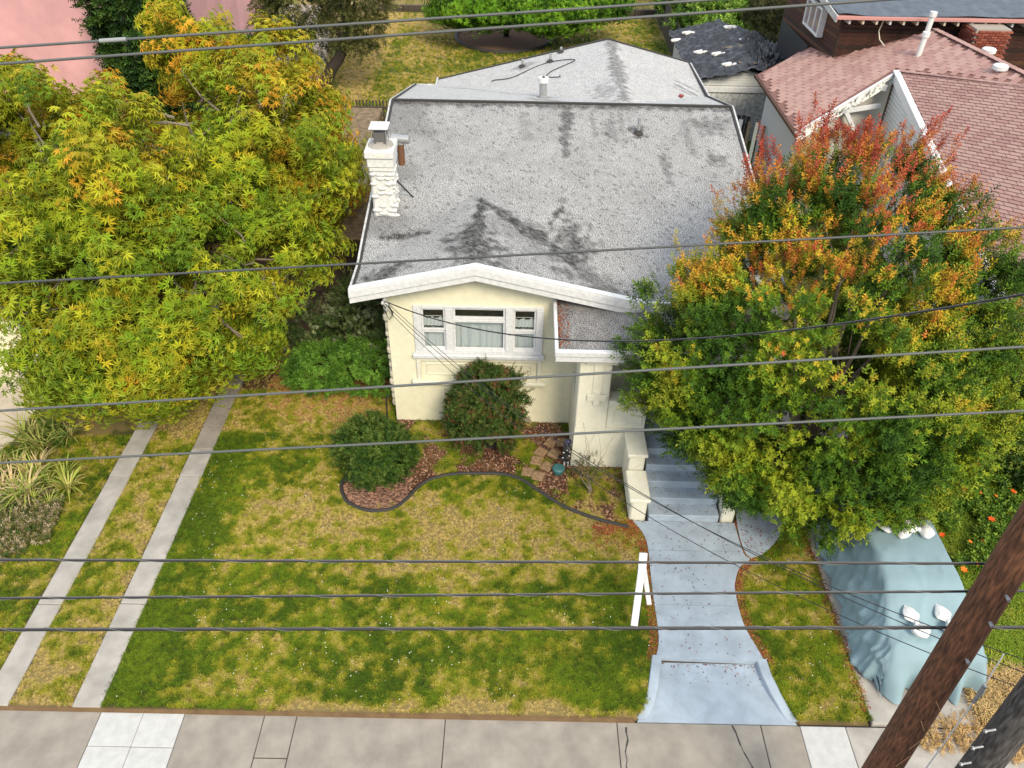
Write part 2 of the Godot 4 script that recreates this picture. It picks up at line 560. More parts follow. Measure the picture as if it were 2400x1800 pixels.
# ---------------------------------------------------------------- scene
func _ready() -> void:
	rng.seed = 71
	nz.seed = 5; nz.frequency = 0.01; nz.fractal_octaves = 3
	layout()
	camera_and_light()
	materials()
	build_ground()
	build_paving()
	build_house()
	build_porch()
	build_chimney()
	build_roof_fittings()
	build_right_house()
	build_back()
	build_left()
	build_car()
	build_garden()
	build_wires()
	build_shrubs()
	build_trees()
	build_grass()

func camera_and_light() -> void:
	var cam := Camera3D.new()
	cam.name = "camera"
	add_child(cam)
	cam.fov = 50.7
	cam.near = 0.1; cam.far = 400
	var th := deg_to_rad(38.5)
	var fwd := Vector3(0, -sin(th), -cos(th))
	var up0 := Vector3(0, cos(th), -sin(th))
	var ro := deg_to_rad(1.15)
	var x := Vector3.RIGHT * cos(ro) + up0 * sin(ro)
	var y := up0 * cos(ro) - Vector3.RIGHT * sin(ro)
	cam.transform = Transform3D(Basis(x, y, -fwd), Vector3(0, 13, 7.27))
	cam.current = true
	var env := Environment.new()
	env.background_mode = Environment.BG_SKY
	var sm := ProceduralSkyMaterial.new()
	sm.sky_top_color = Color(0.80, 0.84, 0.90)
	sm.sky_horizon_color = Color(0.86, 0.88, 0.90)
	sm.sky_curve = 0.3
	sm.ground_bottom_color = Color(0.35, 0.34, 0.31)
	sm.ground_horizon_color = Color(0.6, 0.6, 0.58)
	sm.sun_angle_max = 5
	var sky := Sky.new()
	sky.sky_material = sm
	env.sky = sky
	env.tonemap_mode = Environment.TONE_MAPPER_LINEAR
	env.tonemap_exposure = 1.78
	env.sdfgi_enabled = true; env.ssao_enabled = true; env.ssil_enabled = true
	var we := WorldEnvironment.new()
	we.name = "world_environment"
	we.environment = env
	add_child(we)
	var sun := DirectionalLight3D.new()
	sun.name = "sun"
	sun.light_energy = 0.75
	sun.light_color = Color(1.0, 0.95, 0.86)
	sun.light_angular_distance = 20
	sun.shadow_enabled = true
	add_child(sun)
	sun.look_at_from_position(Vector3(2.6, 6.4, 6.6), Vector3.ZERO, Vector3.UP)

func materials() -> void:
	var g1 := grain(1, 0.02, 0.55, 1.0, 5)
	var g2 := grain(2, 0.012, 0.62, 1.0, 5)
	var fine := grain(3, 0.14, 0.35, 1.0, 3)
	var speck := grain(4, 0.3, 0.0, 1.0, 2)
	M.gravel = mat(Color(1, 1, 1), 0.95, speckle(9, 0.22, 0.3, 1.0), 0.30, true)
	M.stucco = mat(lin(0.76, 0.725, 0.535), 0.9, grain(11, 0.03, 0.94, 1.0, 6), 0.25)
	M.stucco_light = mat(lin(0.72, 0.70, 0.575), 0.9, grain(11, 0.03, 0.94, 1.0, 6), 0.25)
	M.white = mat(lin(0.70, 0.71, 0.72), 0.55, grain(12, 0.03, 0.88, 1.0, 5), 0.5)
	M.white_old = mat(lin(0.74, 0.75, 0.74), 0.7, grain(13, 0.02, 0.6, 1.0, 5), 0.5)
	M.chimney = mat(lin(0.72, 0.72, 0.69), 0.8, grain(12, 0.03, 0.85, 1.0, 4), 0.6)
	M.blue = mat(lin(0.375, 0.445, 0.52), 0.62, grain(14, 0.012, 0.84, 1.0, 7, 1024), 0.14)
	M.concrete = mat(lin(0.335, 0.30, 0.255), 0.9, grain(15, 0.008, 0.80, 1.0, 8, 1024), 0.17)
	M.concrete_new = mat(lin(0.51, 0.51, 0.495), 0.9, grain(16, 0.02, 0.9, 1.0, 7, 1024), 0.2)
	M.concrete_light = mat(lin(0.43, 0.40, 0.36), 0.9, grain(17, 0.008, 0.80, 1.0, 8, 1024), 0.17)
	M.brown_concrete = mat(lin(0.17, 0.09, 0.06), 0.9, grain(18, 0.018, 0.6, 1.0, 6), 0.2)
	M.soil = mat(Color(1, 1, 1), 1.0, fine, 0.9, true)
	M.black = mat(lin(0.018, 0.018, 0.02), 0.6)
	M.dark_edge = mat(lin(0.03, 0.028, 0.027), 0.75)
	M.glass = mat(Color(0.3, 0.34, 0.36, 0.06), 0.03)
	M.glass.transparency = BaseMaterial3D.TRANSPARENCY_ALPHA
	M.curtain = mat(lin(0.50, 0.57, 0.57), 0.9)
	M.interior = mat(lin(0.08, 0.075, 0.07), 0.9)
	M.metal = mat(lin(0.55, 0.56, 0.57), 0.45, grain(19, 0.03, 0.7, 1.0, 4), 1.5, false, 0.5)
	M.rust = mat(lin(0.34, 0.15, 0.07), 0.8, grain(20, 0.03, 0.35, 1.0, 5), 2.5)
	M.vinyl = mat(lin(0.62, 0.63, 0.62), 0.6)
	M.pole = mat(lin(0.155, 0.062, 0.030), 0.85, null, 1.0)
	var pg := FastNoiseLite.new()
	pg.seed = 8; pg.frequency = 0.02; pg.fractal_octaves = 5
	var im := pg.get_seamless_image(512, 512)
	im.convert(Image.FORMAT_L8)
	var dd := im.get_data()
	for i in dd.size(): dd[i] = 70 + int(dd[i] * 0.72)
	im = Image.create_from_data(512, 512, false, Image.FORMAT_L8, dd)
	im.convert(Image.FORMAT_RGB8)
	M.woodtex = ImageTexture.create_from_image(im)
	for it in [["pole", lin(0.30, 0.125, 0.060)], ["pole_grey", lin(0.17, 0.155, 0.145)], ["fence", lin(0.16, 0.125, 0.095)], ["fence_dark", lin(0.06, 0.04, 0.028)], ["grey_wood", lin(0.11, 0.105, 0.10)]]:
		var m := mat(it[1], 0.85, M.woodtex, 1.0)
		m.uv1_scale = Vector3(3.0, 0.35, 3.0)
		M[it[0]] = m
	for it in [["siding", lin(0.115, 0.035, 0.018)], ["siding_light", lin(0.21, 0.085, 0.035)], ["siding_dark", lin(0.055, 0.02, 0.012)], ["plank", lin(0.42, 0.31, 0.19)]]:
		var m := mat(it[1], 0.75, M.woodtex, 1.0)
		m.uv1_scale = Vector3(0.35, 4.0, 2.0)
		M[it[0]] = m
	M.bark_pale = mat(lin(0.33, 0.27, 0.20), 0.9, g1, 1.2)
	M.bark_dark = mat(lin(0.055, 0.042, 0.032), 0.95, g1, 1.2)
	M.leaf = leafmat(0.5)
	M.grass = leafmat(0.7)
	M.cloth = mat(lin(0.235, 0.345, 0.385), 0.8, null, 1.0, true)
	M.cloth.rim_enabled = true; M.cloth.rim = 0.3
	M.tarp = mat(lin(0.022, 0.024, 0.030), 0.42)
	M.tarp_sun = mat(lin(0.10, 0.125, 0.16), 0.5, g2, 0.3)
	M.pink = mat(lin(0.66, 0.36, 0.365), 0.9, grain(21, 0.014, 0.86, 1.0, 5), 0.06)
	M.tile = mat(lin(0.42, 0.265, 0.14), 0.9, grain(22, 0.03, 0.6, 1.0, 5), 0.7)
	M.sandbag = mat(lin(0.66, 0.66, 0.66), 0.7)
	M.teal = mat(lin(0.035, 0.13, 0.13), 0.5)
	M.red = mat(lin(0.42, 0.02, 0.015), 0.5)
	M.rooffelt = mat(lin(0.09, 0.09, 0.09), 0.95, g1, 0.6)
	M.tan = mat(lin(0.30, 0.21, 0.12), 0.9, g1, 0.4)
	M.speck = speck

func build_ground() -> void:
	# one sheet out to the horizon: fine cells near the house, coarse ones beyond
	var xs := PackedFloat32Array()
	var zs := PackedFloat32Array()
	for v in [-220.0, -120, -70, -45, -30, -22, -17]: xs.push_back(v)
	var x := -14.0
	while x < 12.01:
		xs.push_back(x); x += 0.085
	for v in [14.0, 17, 22, 30, 45, 70, 120, 220]: xs.push_back(v)
	for v in [-260.0, -160, -100, -70, -55]: zs.push_back(v)
	var z := -46.0
	while z < -10.0:
		zs.push_back(z); z += 0.6
	z = -10.0
	while z < -0.001:
		zs.push_back(z); z += 0.085
	for v in [0.0, 0.06, 3.0, 10, 40, 120, 220]: zs.push_back(v)
	var mb := MB.new()
	var hgt := func(a: float, b: float) -> float:
		if b > 0.03: return -0.12
		if b > -1.14 and zone(a, b) == -1 and a > 2.2: return -0.13
		return -0.008 + 0.012 * nz.get_noise_2d(a * 40, b * 40)
	var grid := []
	for j in zs.size():
		var row := PackedVector3Array()
		for i in xs.size(): row.push_back(Vector3(xs[i], hgt.call(xs[i], zs[j]), zs[j]))
		grid.push_back(row)
	var vcol := []
	for j in zs.size():
		var row := PackedColorArray()
		for i in xs.size(): row.push_back(soil(xs[i], zs[j]))
		vcol.push_back(row)
	for j in zs.size() - 1:
		for i in xs.size() - 1:
			var a: Vector3 = grid[j][i]
			var b: Vector3 = grid[j][i + 1]
			var c: Vector3 = grid[j + 1][i + 1]
			var d: Vector3 = grid[j + 1][i]
			for t in [[a, d, c, j, i, j + 1, i, j + 1, i + 1], [a, c, b, j, i, j + 1, i + 1, j, i + 1]]:
				mb.tri(t[0], t[1], t[2])
				var k := mb.c.size()
				mb.c[k - 3] = vcol[t[3]][t[4]]; mb.c[k - 2] = vcol[t[7]][t[8]]; mb.c[k - 1] = vcol[t[5]][t[6]]
	ground_piece("ground", mb, M.soil)

func build_paving() -> void:
	# public sidewalk: slabs with recessed joints
	var walk := Node3D.new()
	walk.name = "sidewalk"
	add_child(walk)
	walk.set_meta("kind", "structure")
	var cuts := [-24.0, -20.0, -16.0, -12.5, -9.6, -6.88, -6.16, -5.46, -4.1, -3.55, -1.02, 1.9, 4.35, 5.02, 5.79, 8.1, 10.5, 13.0, 16.0]
	for i in cuts.size() - 1:
		var a: float = cuts[i]
		var b: float = cuts[i + 1]
		var newer: bool = (a > -6.9 and b < -5.4) or (a > 5.0 and b < 5.8)
		var rows := [[0.03, 1.75]]
		if a > -6.9 and b < -5.4: rows = [[0.03, 0.62], [0.625, 1.75]]
		if a == -4.1: rows = [[0.03, 0.76], [0.77, 1.75]]
		var g := 0.003 if newer else 0.007
		for r in rows:
			var mb := MB.new()
			mb.box(Vector3(a + g, -0.2, r[0]), Vector3(b - g, -0.075 + rf(-0.004, 0.004), r[1] - g), 0.008)
			var m: Material = M.concrete
			if newer: m = M.concrete_new
			elif a >= 5.7: m = M.concrete_light
			part("slab", mb, m, walk)
	var jf := MB.new()
	jf.box(Vector3(-24, -0.22, 0.0), Vector3(16, -0.098, 1.74))
	var jo := part("joint_filler", jf, M.dark_edge, walk)
	jo.set_meta("label", "dark dirt in the sidewalk joints")
	# cracks: thin dark wandering slots drawn as strips of dirt lying in them
	for cr in [[2.05, 0.12, 1.95, 1.7], [3.86, 0.05, 4.25, 1.7], [6.6, 0.4, 7.4, 0.1]]:
		var mb := MB.new()
		var p := Vector2(cr[0], cr[1])
		var e := Vector2(cr[2], cr[3])
		var prev := p
		for k in range(1, 15):
			var q := p.lerp(e, k / 14.0) + Vector2(rf(-0.03, 0.03), rf(-0.02, 0.02))
			var w := rf(0.004, 0.014)
			var s := (q - prev).orthogonal().normalized() * w
			mb.quad(Vector3(prev.x - s.x, -0.066, prev.y - s.y), Vector3(q.x - s.x, -0.066, q.y - s.y), Vector3(q.x + s.x, -0.066, q.y + s.y), Vector3(prev.x + s.x, -0.066, prev.y + s.y))
			prev = q
		part("crack", mb, M.dark_edge, walk)
	# street beyond the sidewalk, behind the camera
	var st := MB.new()
	st.box(Vector3(-60, -0.4, 3.0), Vector3(60, -0.10, 14))
	ground_piece("road", st, mat(lin(0.055, 0.055, 0.056), 0.95, M.speck, 0.5))
	# two concrete driveway strips
	for sx in [[-8.92, -8.46], [-7.37, -6.89]]:
		var d := Node3D.new()
		d.name = numbered("driveway_strip")
		add_child(d)
		d.set_meta("kind", "structure")
		var zc := [0.0, -2.05, -5.45, -7.0, -9.4, -11.8, -14.2, -16.5]
		if sx[0] > -8: zc = [0.0, -2.1, -5.5, -6.4, -8.3, -10.6, -13.0, -16.5]
		for i in zc.size() - 1:
			var mb := MB.new()
			mb.box(Vector3(sx[0] + rf(-0.01, 0.01), -0.1, zc[i + 1] + 0.006), Vector3(sx[1] + rf(-0.01, 0.01), 0.035 if i > 0 else 0.028, zc[i] - 0.006), 0.01)
			part("slab", mb, M.concrete_light if i < 3 else M.concrete, d)
	# painted front walk
	var fw := Node3D.new()
	fw.name = "front_walk"
	add_child(fw)
	fw.set_meta("kind", "structure")
	var mw := MB.new()
	mw.slab(walk_poly, -0.1, 0.05)
	part("walk_slab", mw, M.blue, fw)
	var mp := MB.new()
	mp.slab(pad_poly, -0.1, 0.045)
	part("side_pad", mp, M.blue, fw)
	var ml := MB.new()
	ml.slab(pl([2.72, -1.15, 2.60, -0.9, 2.52, -0.6, 2.42, -0.3, 2.25, 0.02, 4.97, 0.02, 4.86, -0.28, 4.74, -0.62, 4.66, -0.95, 4.64, -1.13]), -0.15, -0.062)
	part("lower_slab", ml, M.blue, fw)
	# flared kerbs either side of the lower slab
	for sd in [[[2.68, -1.20], [2.60, -0.85], [2.53, -0.55], [2.42, -0.25], [2.27, -0.03]], [[4.66, -1.16], [4.68, -0.85], [4.76, -0.5], [4.88, -0.2], [4.97, -0.03]]]:
		var mk := MB.new()
		var n: int = sd.size()
		var out := -1.0 if sd[0][0] < 3 else 1.0
		var rows := []
		for i in range(0, (n - 1) * 4 + 1):
			var t := i / 4.0
			var k: int = min(int(t), n - 2)
			var a := Vector2(sd[k][0], sd[k][1]).lerp(Vector2(sd[k + 1][0], sd[k + 1][1]), t - k)
			var hh: float = lerp(0.062, -0.045, smooth(0.35, 1.0, float(i) / ((n - 1) * 4)))
			var w := 0.14
			rows.push_back(PackedVector3Array([Vector3(a.x + out * 0.05, -0.1, a.y), Vector3(a.x + out * 0.045, hh - 0.02, a.y), Vector3(a.x + out * 0.025, hh, a.y), Vector3(a.x - out * (w - 0.02), hh, a.y), Vector3(a.x - out * w, hh - 0.02, a.y), Vector3(a.x - out * w, -0.1, a.y)]))
		mk.sheet(rows, out > 0)
		part("kerb", mk, M.blue, fw)
	var mj := MB.new()
	mj.box(Vector3(2.86, 0.046, -3.645), Vector3(4.7, 0.0535, -3.637))
	mj.box(Vector3(4.42, 0.046, -4.4), Vector3(4.427, 0.0535, -3.645))
	mj.box(Vector3(2.86, 0.046, -2.305), Vector3(4.42, 0.0533, -2.299))
	part("control_joint", mj, mat(lin(0.2, 0.24, 0.28), 0.8), fw)
	# right-hand driveway
	var dr := Node3D.new()
	dr.name = "driveway"
	add_child(dr)
	dr.set_meta("kind", "structure")
	for r in [[6.25, 8.1, -0.0, -1.18], [6.25, 8.1, -1.19, -4.6], [6.25, 8.1, -4.61, -9.0]]:
		var mb := MB.new()
		mb.box(Vector3(r[0], -0.12, r[3]), Vector3(r[1], -0.01 if r[2] > -0.5 else 0.02, r[2]), 0.01)
		part("slab", mb, M.concrete if r[2] < -4 else M.concrete_light, dr)
	# brown painted path beside the house and pale slabs at the far left
	var bp := MB.new()
	bp.slab(pl([-6.8, -10.6, -5.2, -9.6, -3.9, -9.1, -2.9, -9.4, -2.9, -16, -6.8, -16]), -0.1, 0.03)
	ground_piece("side_path", bp, M.brown_concrete)
	var lp := MB.new()
	lp.slab(pl([-22, -16, -22, -3.0, -12.9, -3.0, -11.6, -6.6, -11.6, -16]), -0.1, 0.025)
	ground_piece("neighbour_driveway", lp, mat(lin(0.60, 0.52, 0.42), 0.9, M.concrete.albedo_texture, 0.2))
	var pt := MB.new()
	pt.slab(pl([-19, -46, -19, -27.5, -9.2, -27.5, -9.6, -34, -11.5, -46]), -0.1, 0.03)
	ground_piece("patio", pt, mat(lin(0.42, 0.35, 0.29), 0.9, M.concrete.albedo_texture, 0.2))

# ---------------------------------------------------------------- the house
func edge_board(called: String, pts: Array, h: float, w: float, m: Material, parent: Node) -> void:
	for i in pts.size() - 1:
		var mb := MB.new()
		mb.beam(pts[i] - Vector3(0, h * 0.5, 0), pts[i + 1] - Vector3(0, h * 0.5, 0), w, h)
		part(called, mb, m, parent)

var house: Node3D

func build_house() -> void:
	house = thing("bungalow", "cream stucco bungalow with grey gravel roof behind the front lawn", "house", Vector3(1.2, 0, -7.6))
	# gravel roof, a surface of small cells that follows the slopes, with a little sag
	var mb := MB.new()
	for rect in [[-3.42, -2.75, -19.9, -7.2], [-2.75, 5.8, -21.1, -7.2]]:
		var nx := int((rect[1] - rect[0]) / 0.055)
		var nzz := int((rect[3] - rect[2]) / 0.055)
		var rows := []
		var cols := []
		for j in nzz + 1:
			var z: float = lerp(rect[2], rect[3], float(j) / nzz)
			var row := PackedVector3Array()
			var cr := PackedColorArray()
			for i in nx + 1:
				var x: float = lerp(rect[0], rect[1], float(i) / nx)
				var ed: float = min(min(x + 3.42, 5.8 - x), min(z + 21.1, -7.2 - z))
				var y := roof_h(x, z) + (0.018 * nz.get_noise_2d(x * 45, z * 45) + 0.012 * nz.get_noise_2d(x * 150, z * 150)) * smooth(0.0, 0.3, ed)
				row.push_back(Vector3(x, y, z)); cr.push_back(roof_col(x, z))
			rows.push_back(row); cols.push_back(cr)
		for j in nzz:
			for i in nx:
				var k := mb.c.size()
				var a: Vector3 = rows[j][i]
				var b: Vector3 = rows[j][i + 1]
				var c: Vector3 = rows[j + 1][i + 1]
				var d: Vector3 = rows[j + 1][i]
				mb.tri(a, d, c); mb.tri(a, c, b)
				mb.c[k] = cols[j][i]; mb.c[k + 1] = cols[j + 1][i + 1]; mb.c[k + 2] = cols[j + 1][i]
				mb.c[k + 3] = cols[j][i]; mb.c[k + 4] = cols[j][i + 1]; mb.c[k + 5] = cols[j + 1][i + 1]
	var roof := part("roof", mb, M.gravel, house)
	roof.set_meta("label", "grey gravel roof with dark bare patches")
	# boarding under the roof
	var ub := MB.new()
	var rl := func(x: float, z: float) -> Vector3: return Vector3(x, roof_h(x, z) - 0.09, z)
	for zz in range(28):
		var z0: float = lerp(-21.05, -7.25, zz / 28.0)
		var z1: float = lerp(-21.05, -7.25, (zz + 1) / 28.0)
		for xx in range(19):
			var x0: float = lerp(-2.72, 5.77, xx / 19.0)
			var x1: float = lerp(-2.72, 5.77, (xx + 1) / 19.0)
			ub.quad(rl.call(x0, z0), rl.call(x1, z0), rl.call(x1, z1), rl.call(x0, z1))
		if z0 > -19.8:
			ub.quad(rl.call(-3.39, z0), rl.call(-2.72, z0), rl.call(-2.72, z1), rl.call(-3.39, z1))
	part("roof_boarding", ub, M.white_old, house)
	# ridge flashing
	var rb := MB.new()
	rb.box(Vector3(-3.4, 5.25, -14.74), Vector3(5.78, 5.325, -14.66), 0.01)
	part("ridge_flashing", rb, M.dark_edge, house)
	# fascias: front gable in two stepped boards, side rakes, back rakes
	var P := func(x: float, z: float, d := 0.0) -> Vector3: return Vector3(x, roof_h(x, z) + d, z)
	var zf := -7.165
	for sg in [[[-3.46, 0], [-0.8, 0]], [[-0.8, 0], [2.72, 0]]]:
		var a := Vector3(sg[0][0], 4.5 - 0.23 * abs(sg[0][0] + 0.8), zf)
		var b := Vector3(sg[1][0], 4.5 - 0.23 * abs(sg[1][0] + 0.8), zf)
		var m1 := MB.new()
		m1.upright(PackedVector2Array([Vector2(a.x, a.y + 0.035), Vector2(b.x, b.y + 0.035), Vector2(b.x, b.y - 0.12), Vector2(a.x, a.y - 0.12)]), zf + 0.05, zf - 0.03)
		part("upper_fascia", m1, M.white, house)
		var m2 := MB.new()
		m2.upright(PackedVector2Array([Vector2(a.x, a.y - 0.115), Vector2(b.x, b.y - 0.115), Vector2(b.x, b.y - 0.275), Vector2(a.x, a.y - 0.275)]), zf + 0.012, zf - 0.06)
		part("lower_fascia", m2, M.white, house)
		var m3 := MB.new()
		m3.upright(PackedVector2Array([Vector2(a.x, a.y + 0.085), Vector2(b.x, b.y + 0.085), Vector2(b.x, b.y + 0.037), Vector2(a.x, a.y + 0.037)]), zf + 0.035, zf - 0.12)
		part("rake_cap", m3, M.white, house)
	var m4 := MB.new()
	m4.box(Vector3(2.725, 3.42, zf - 0.05), Vector3(5.86, 3.78, zf + 0.02), 0.01)
	part("front_eave_board", m4, M.white, house)
	# edges of the sides and the back: thin white rim with a dark inner gravel stop
	var left_line := [Vector3(-3.45, 3.93, -7.2), Vector3(-3.45, 3.93, -8.3), P.call(-3.45, -9.0, 0.03), P.call(-3.45, -14.7, 0.03), P.call(-3.45, -19.9, 0.03)]
	left_line[2].y = max(left_line[2].y, 3.95)
	var right_line := [P.call(5.84, -7.2, 0.03), P.call(5.84, -14.7, 0.03), P.call(5.84, -17.6, 0.03), P.call(5.84, -21.1, 0.03)]
	edge_board("rake_board", left_line, 0.16, 0.05, M.white_old, house)
	edge_board("rake_board", right_line, 0.16, 0.05, M.white_old, house)
	for ln in [[left_line, 0.06], [right_line, -0.06]]:
		var q := []
		for v in ln[0]: q.push_back(v + Vector3(ln[1], 0.015, 0))
		edge_board("gravel_stop", q, 0.07, 0.05, M.dark_edge, house)
	var back := [P.call(5.8, -21.12, 0.03), Vector3(2.97, 5.25, -21.12), P.call(-2.75, -21.12, 0.03)]
	edge_board("back_rake", back, 0.16, 0.06, M.dark_edge, house)
	edge_board("back_rake", [Vector3(-2.77, 3.86, -21.1), Vector3(-2.77, 3.86, -19.9)], 0.14, 0.05, M.white_old, house)
	edge_board("back_rake", [Vector3(-2.77, roof_h(-2.9, -19.9) + 0.03, -19.92), Vector3(-3.45, roof_h(-3.4, -19.9) + 0.03, -19.92)], 0.14, 0.05, M.white_old, house)
	# walls
	var wl := MB.new()
	var zw := -7.6
	var zi := -7.85
	var top := func(x: float) -> float: return roof_h(x, -7.6) - 0.1
	wl.upright(PackedVector2Array([Vector2(-2.78, -0.1), Vector2(-2.2, -0.1), Vector2(-2.2, top.call(-2.2)), Vector2(-2.78, top.call(-2.78))]), zw, zi)
	wl.upright(PackedVector2Array([Vector2(-2.2, -0.1), Vector2(0.67, -0.1), Vector2(0.67, 1.96), Vector2(-2.2, 1.96)]), zw, zi)
	wl.upright(PackedVector2Array([Vector2(-2.2, 3.33), Vector2(0.67, 3.33), Vector2(0.67, top.call(0.67)), Vector2(-0.8, top.call(-0.8)), Vector2(-2.2, top.call(-2.2))]), zw, zi)
	wl.upright(PackedVector2Array([Vector2(0.67, -0.1), Vector2(5.5, -0.1), Vector2(5.5, 3.6), Vector2(2.6, 3.6), Vector2(0.67, top.call(0.67))]), zw, zi)
	part("front_wall", wl, M.stucco, house)
	var sw := MB.new()
	sw.box(Vector3(-2.78, -0.1, -20.6), Vector3(-2.53, 3.7, -7.855))
	sw.box(Vector3(5.25, -0.1, -20.6), Vector3(5.5, 3.9, -7.855))
	sw.box(Vector3(-2.52, -0.1, -20.85), Vector3(5.24, 3.7, -20.6))
	part("side_walls", sw, M.stucco, house)
	var fl := MB.new()
	fl.box(Vector3(-2.5, 0.8, -20.5), Vector3(5.2, 0.9, -7.9))
	part("floor", fl, M.interior, house)
	# white river stones up the front left corner
	for k in 13:
		var st := MB.new()
		var y := 0.45 + k * 0.225
		st.cbox(Transform3D(Basis(Vector3.UP, rf(-0.2, 0.2)) * Basis(Vector3.FORWARD, rf(-0.1, 0.1)), Vector3(-2.80 + rf(-0.015, 0.015), y, -7.76 - rf(0, 0.08))), Vector3(0.14, rf(0.14, 0.2), 0.3), 0.05)
		part("corner_stone", st, mat(lin(0.50, 0.46, 0.36), 0.9), house)
	# gable vent
	var gv := MB.new()
	gv.box(Vector3(-1.0, 3.90, -7.6), Vector3(-0.58, 4.12, -7.565), 0.005)
	for k in 4: gv.box(Vector3(-0.97 + k * 0.1, 3.92, -7.565), Vector3(-0.9 + k * 0.1, 4.10, -7.545), 0.004)
	part("gable_vent", gv, M.stucco, house)
	# the triple window
	var win := Node3D.new()
	win.name = "window"
	house.add_child(win)
	win.position = -house.position
	win.set_meta("label", "white triple window with pale curtains")
	var fr := MB.new()
	var zt := -7.55
	for b in [[-2.2, 2.06, -2.03, 3.33], [-1.5, 2.06, -1.33, 3.33], [-0.17, 2.06, 0.0, 3.33], [0.51, 2.06, 0.67, 3.33]]:
		fr.box(Vector3(b[0], b[1], -7.7), Vector3(b[2], b[3], zt), 0.006)
	for b in [[-2.03, 3.25, -1.5, 3.33], [-1.33, 3.28, -0.17, 3.33], [0.0, 3.25, 0.51, 3.33], [-2.03, 2.06, -1.5, 2.15], [-1.33, 2.06, -0.17, 2.14], [0.0, 2.06, 0.51, 2.15]]:
		fr.box(Vector3(b[0], b[1], -7.7), Vector3(b[2], b[3], zt - 0.005), 0.005)
	sub("frame", fr, M.white, win)
	for b in [[-2.03, -1.5], [0.0, 0.51]]:
		for r in [[2.15, 2.64], [2.66, 3.25]]:
			var s := MB.new()
			var y0: float = r[0]
			var y1: float = r[1]
			var zz: float = -7.62 if r[0] < 2.5 else -7.60
			s.box(Vector3(b[0], y0, zz - 0.03), Vector3(b[0] + 0.045, y1, zz), 0.004)
			s.box(Vector3(b[1] - 0.045, y0, zz - 0.03), Vector3(b[1], y1, zz), 0.004)
			s.box(Vector3(b[0] + 0.045, y0, zz - 0.03), Vector3(b[1] - 0.045, y0 + 0.05, zz), 0.004)
			s.box(Vector3(b[0] + 0.045, y1 - 0.05, zz - 0.03), Vector3(b[1] - 0.045, y1, zz), 0.004)
			sub("sash", s, M.white, win)
			var gl := MB.new()
			gl.box(Vector3(b[0] + 0.046, y0 + 0.051, zz - 0.02), Vector3(b[1] - 0.046, y1 - 0.051, zz - 0.014))
			sub("pane", gl, M.glass, win)
	var s2 := MB.new()
	for b in [[-1.33, 2.97, -0.17, 3.03], [-1.33, 3.22, -0.17, 3.28], [-1.33, 2.14, -0.17, 2.19], [-1.36, 2.9, -0.14, 2.965]]:
		s2.box(Vector3(b[0], b[1], -7.65), Vector3(b[2], b[3], -7.575 if b[1] == 2.9 else -7.6), 0.004)
	for b in [[-1.33, 2.19, -1.28, 2.9], [-0.22, 2.19, -0.17, 2.9], [-1.33, 3.03, -1.28, 3.22], [-0.22, 3.03, -0.17, 3.22]]:
		s2.box(Vector3(b[0], b[1], -7.65), Vector3(b[2], b[3], -7.6), 0.004)
	sub("sash", s2, M.white, win)
	for b in [[2.19, 2.9], [3.03, 3.22]]:
		var gl := MB.new()
		gl.box(Vector3(-1.28, b[0], -7.635), Vector3(-0.22, b[1], -7.628))
		sub("pane", gl, M.glass, win)
	var sl := MB.new()
	sl.box(Vector3(-2.26, 1.96, -7.72), Vector3(0.73, 2.055, -7.47), 0.012)
	sub("sill", sl, M.white, win)
	# curtains hang behind the panes
	var cu := [[-1.30, -0.2, 2.12, 2.95, 0.028, 24.0], [-2.0, -1.52, 2.1, 2.66, 0.012, 16.0], [0.03, 0.5, 2.1, 2.66, 0.012, 16.0]]
	for c in cu:
		var rows := []
		for j in 9:
			var row := PackedVector3Array()
			for i in 61:
				var t := i / 60.0
				var y: float = lerp(c[2], c[3], j / 8.0)
				var fold: float = sin(t * c[5] * 1.7 + sin(t * 9.0) * 2.0) * c[4] * (0.6 + 0.4 * sin(t * 5))
				row.push_back(Vector3(lerp(c[0], c[1], t), y, -7.73 + fold))
			rows.push_back(row)
		var k := MB.new()
		k.sheet(rows)
		sub("curtain", k, M.curtain, win)
	for c in [[-2.0, -1.52], [0.03, 0.5]]:
		var rows := []
		for j in 7:
			var row := PackedVector3Array()
			for i in 41:
				var t := i / 40.0
				var top_y: float = 2.97 - 0.05 * abs(sin(t * PI * 2.5))
				row.push_back(Vector3(lerp(c[0], c[1], t), lerp(2.72, top_y, j / 6.0), -7.70 + 0.01 * sin(t * 38)))
			rows.push_back(row)
		var k := MB.new()
		k.sheet(rows)
		sub("cafe_curtain", k, M.curtain, win)
		var rd := MB.new()
		rd.rod(Vector3(c[0], 2.99, -7.69), Vector3(c[1], 2.99, -7.69), 0.006, -1, 6)
		sub("curtain_rod", rd, M.white, win)
	# moulded panel and ledge below the window
	var pn := MB.new()
	for b in [[-2.2, 1.84, 0.67, 1.93], [-2.2, 1.3, -2.1, 1.84], [0.57, 1.3, 0.67, 1.84]]:
		pn.box(Vector3(b[0], b[1], -7.6), Vector3(b[2], b[3], -7.535), 0.01)
	for b in [[-1.98, 1.72, 0.45, 1.75], [-1.98, 1.42, 0.45, 1.45], [-1.98, 1.45, -1.95, 1.72], [0.42, 1.45, 0.45, 1.72]]:
		pn.box(Vector3(b[0], b[1], -7.6), Vector3(b[2], b[3], -7.575), 0.006)
	part("window_panel", pn, M.stucco_light, house)
	var lg := MB.new()
	lg.box(Vector3(-2.32, 1.2, -7.6), Vector3(0.78, 1.3, -7.46), 0.02)
	part("ledge", lg, M.stucco_light, house)

func sub(called: String, mb: MB, m: Material, parent: Node) -> MeshInstance3D:
	var o := MeshInstance3D.new()
	o.mesh = mb.mesh()
	o.material_override = m
	o.name = called
	parent.add_child(o, true)
	return o

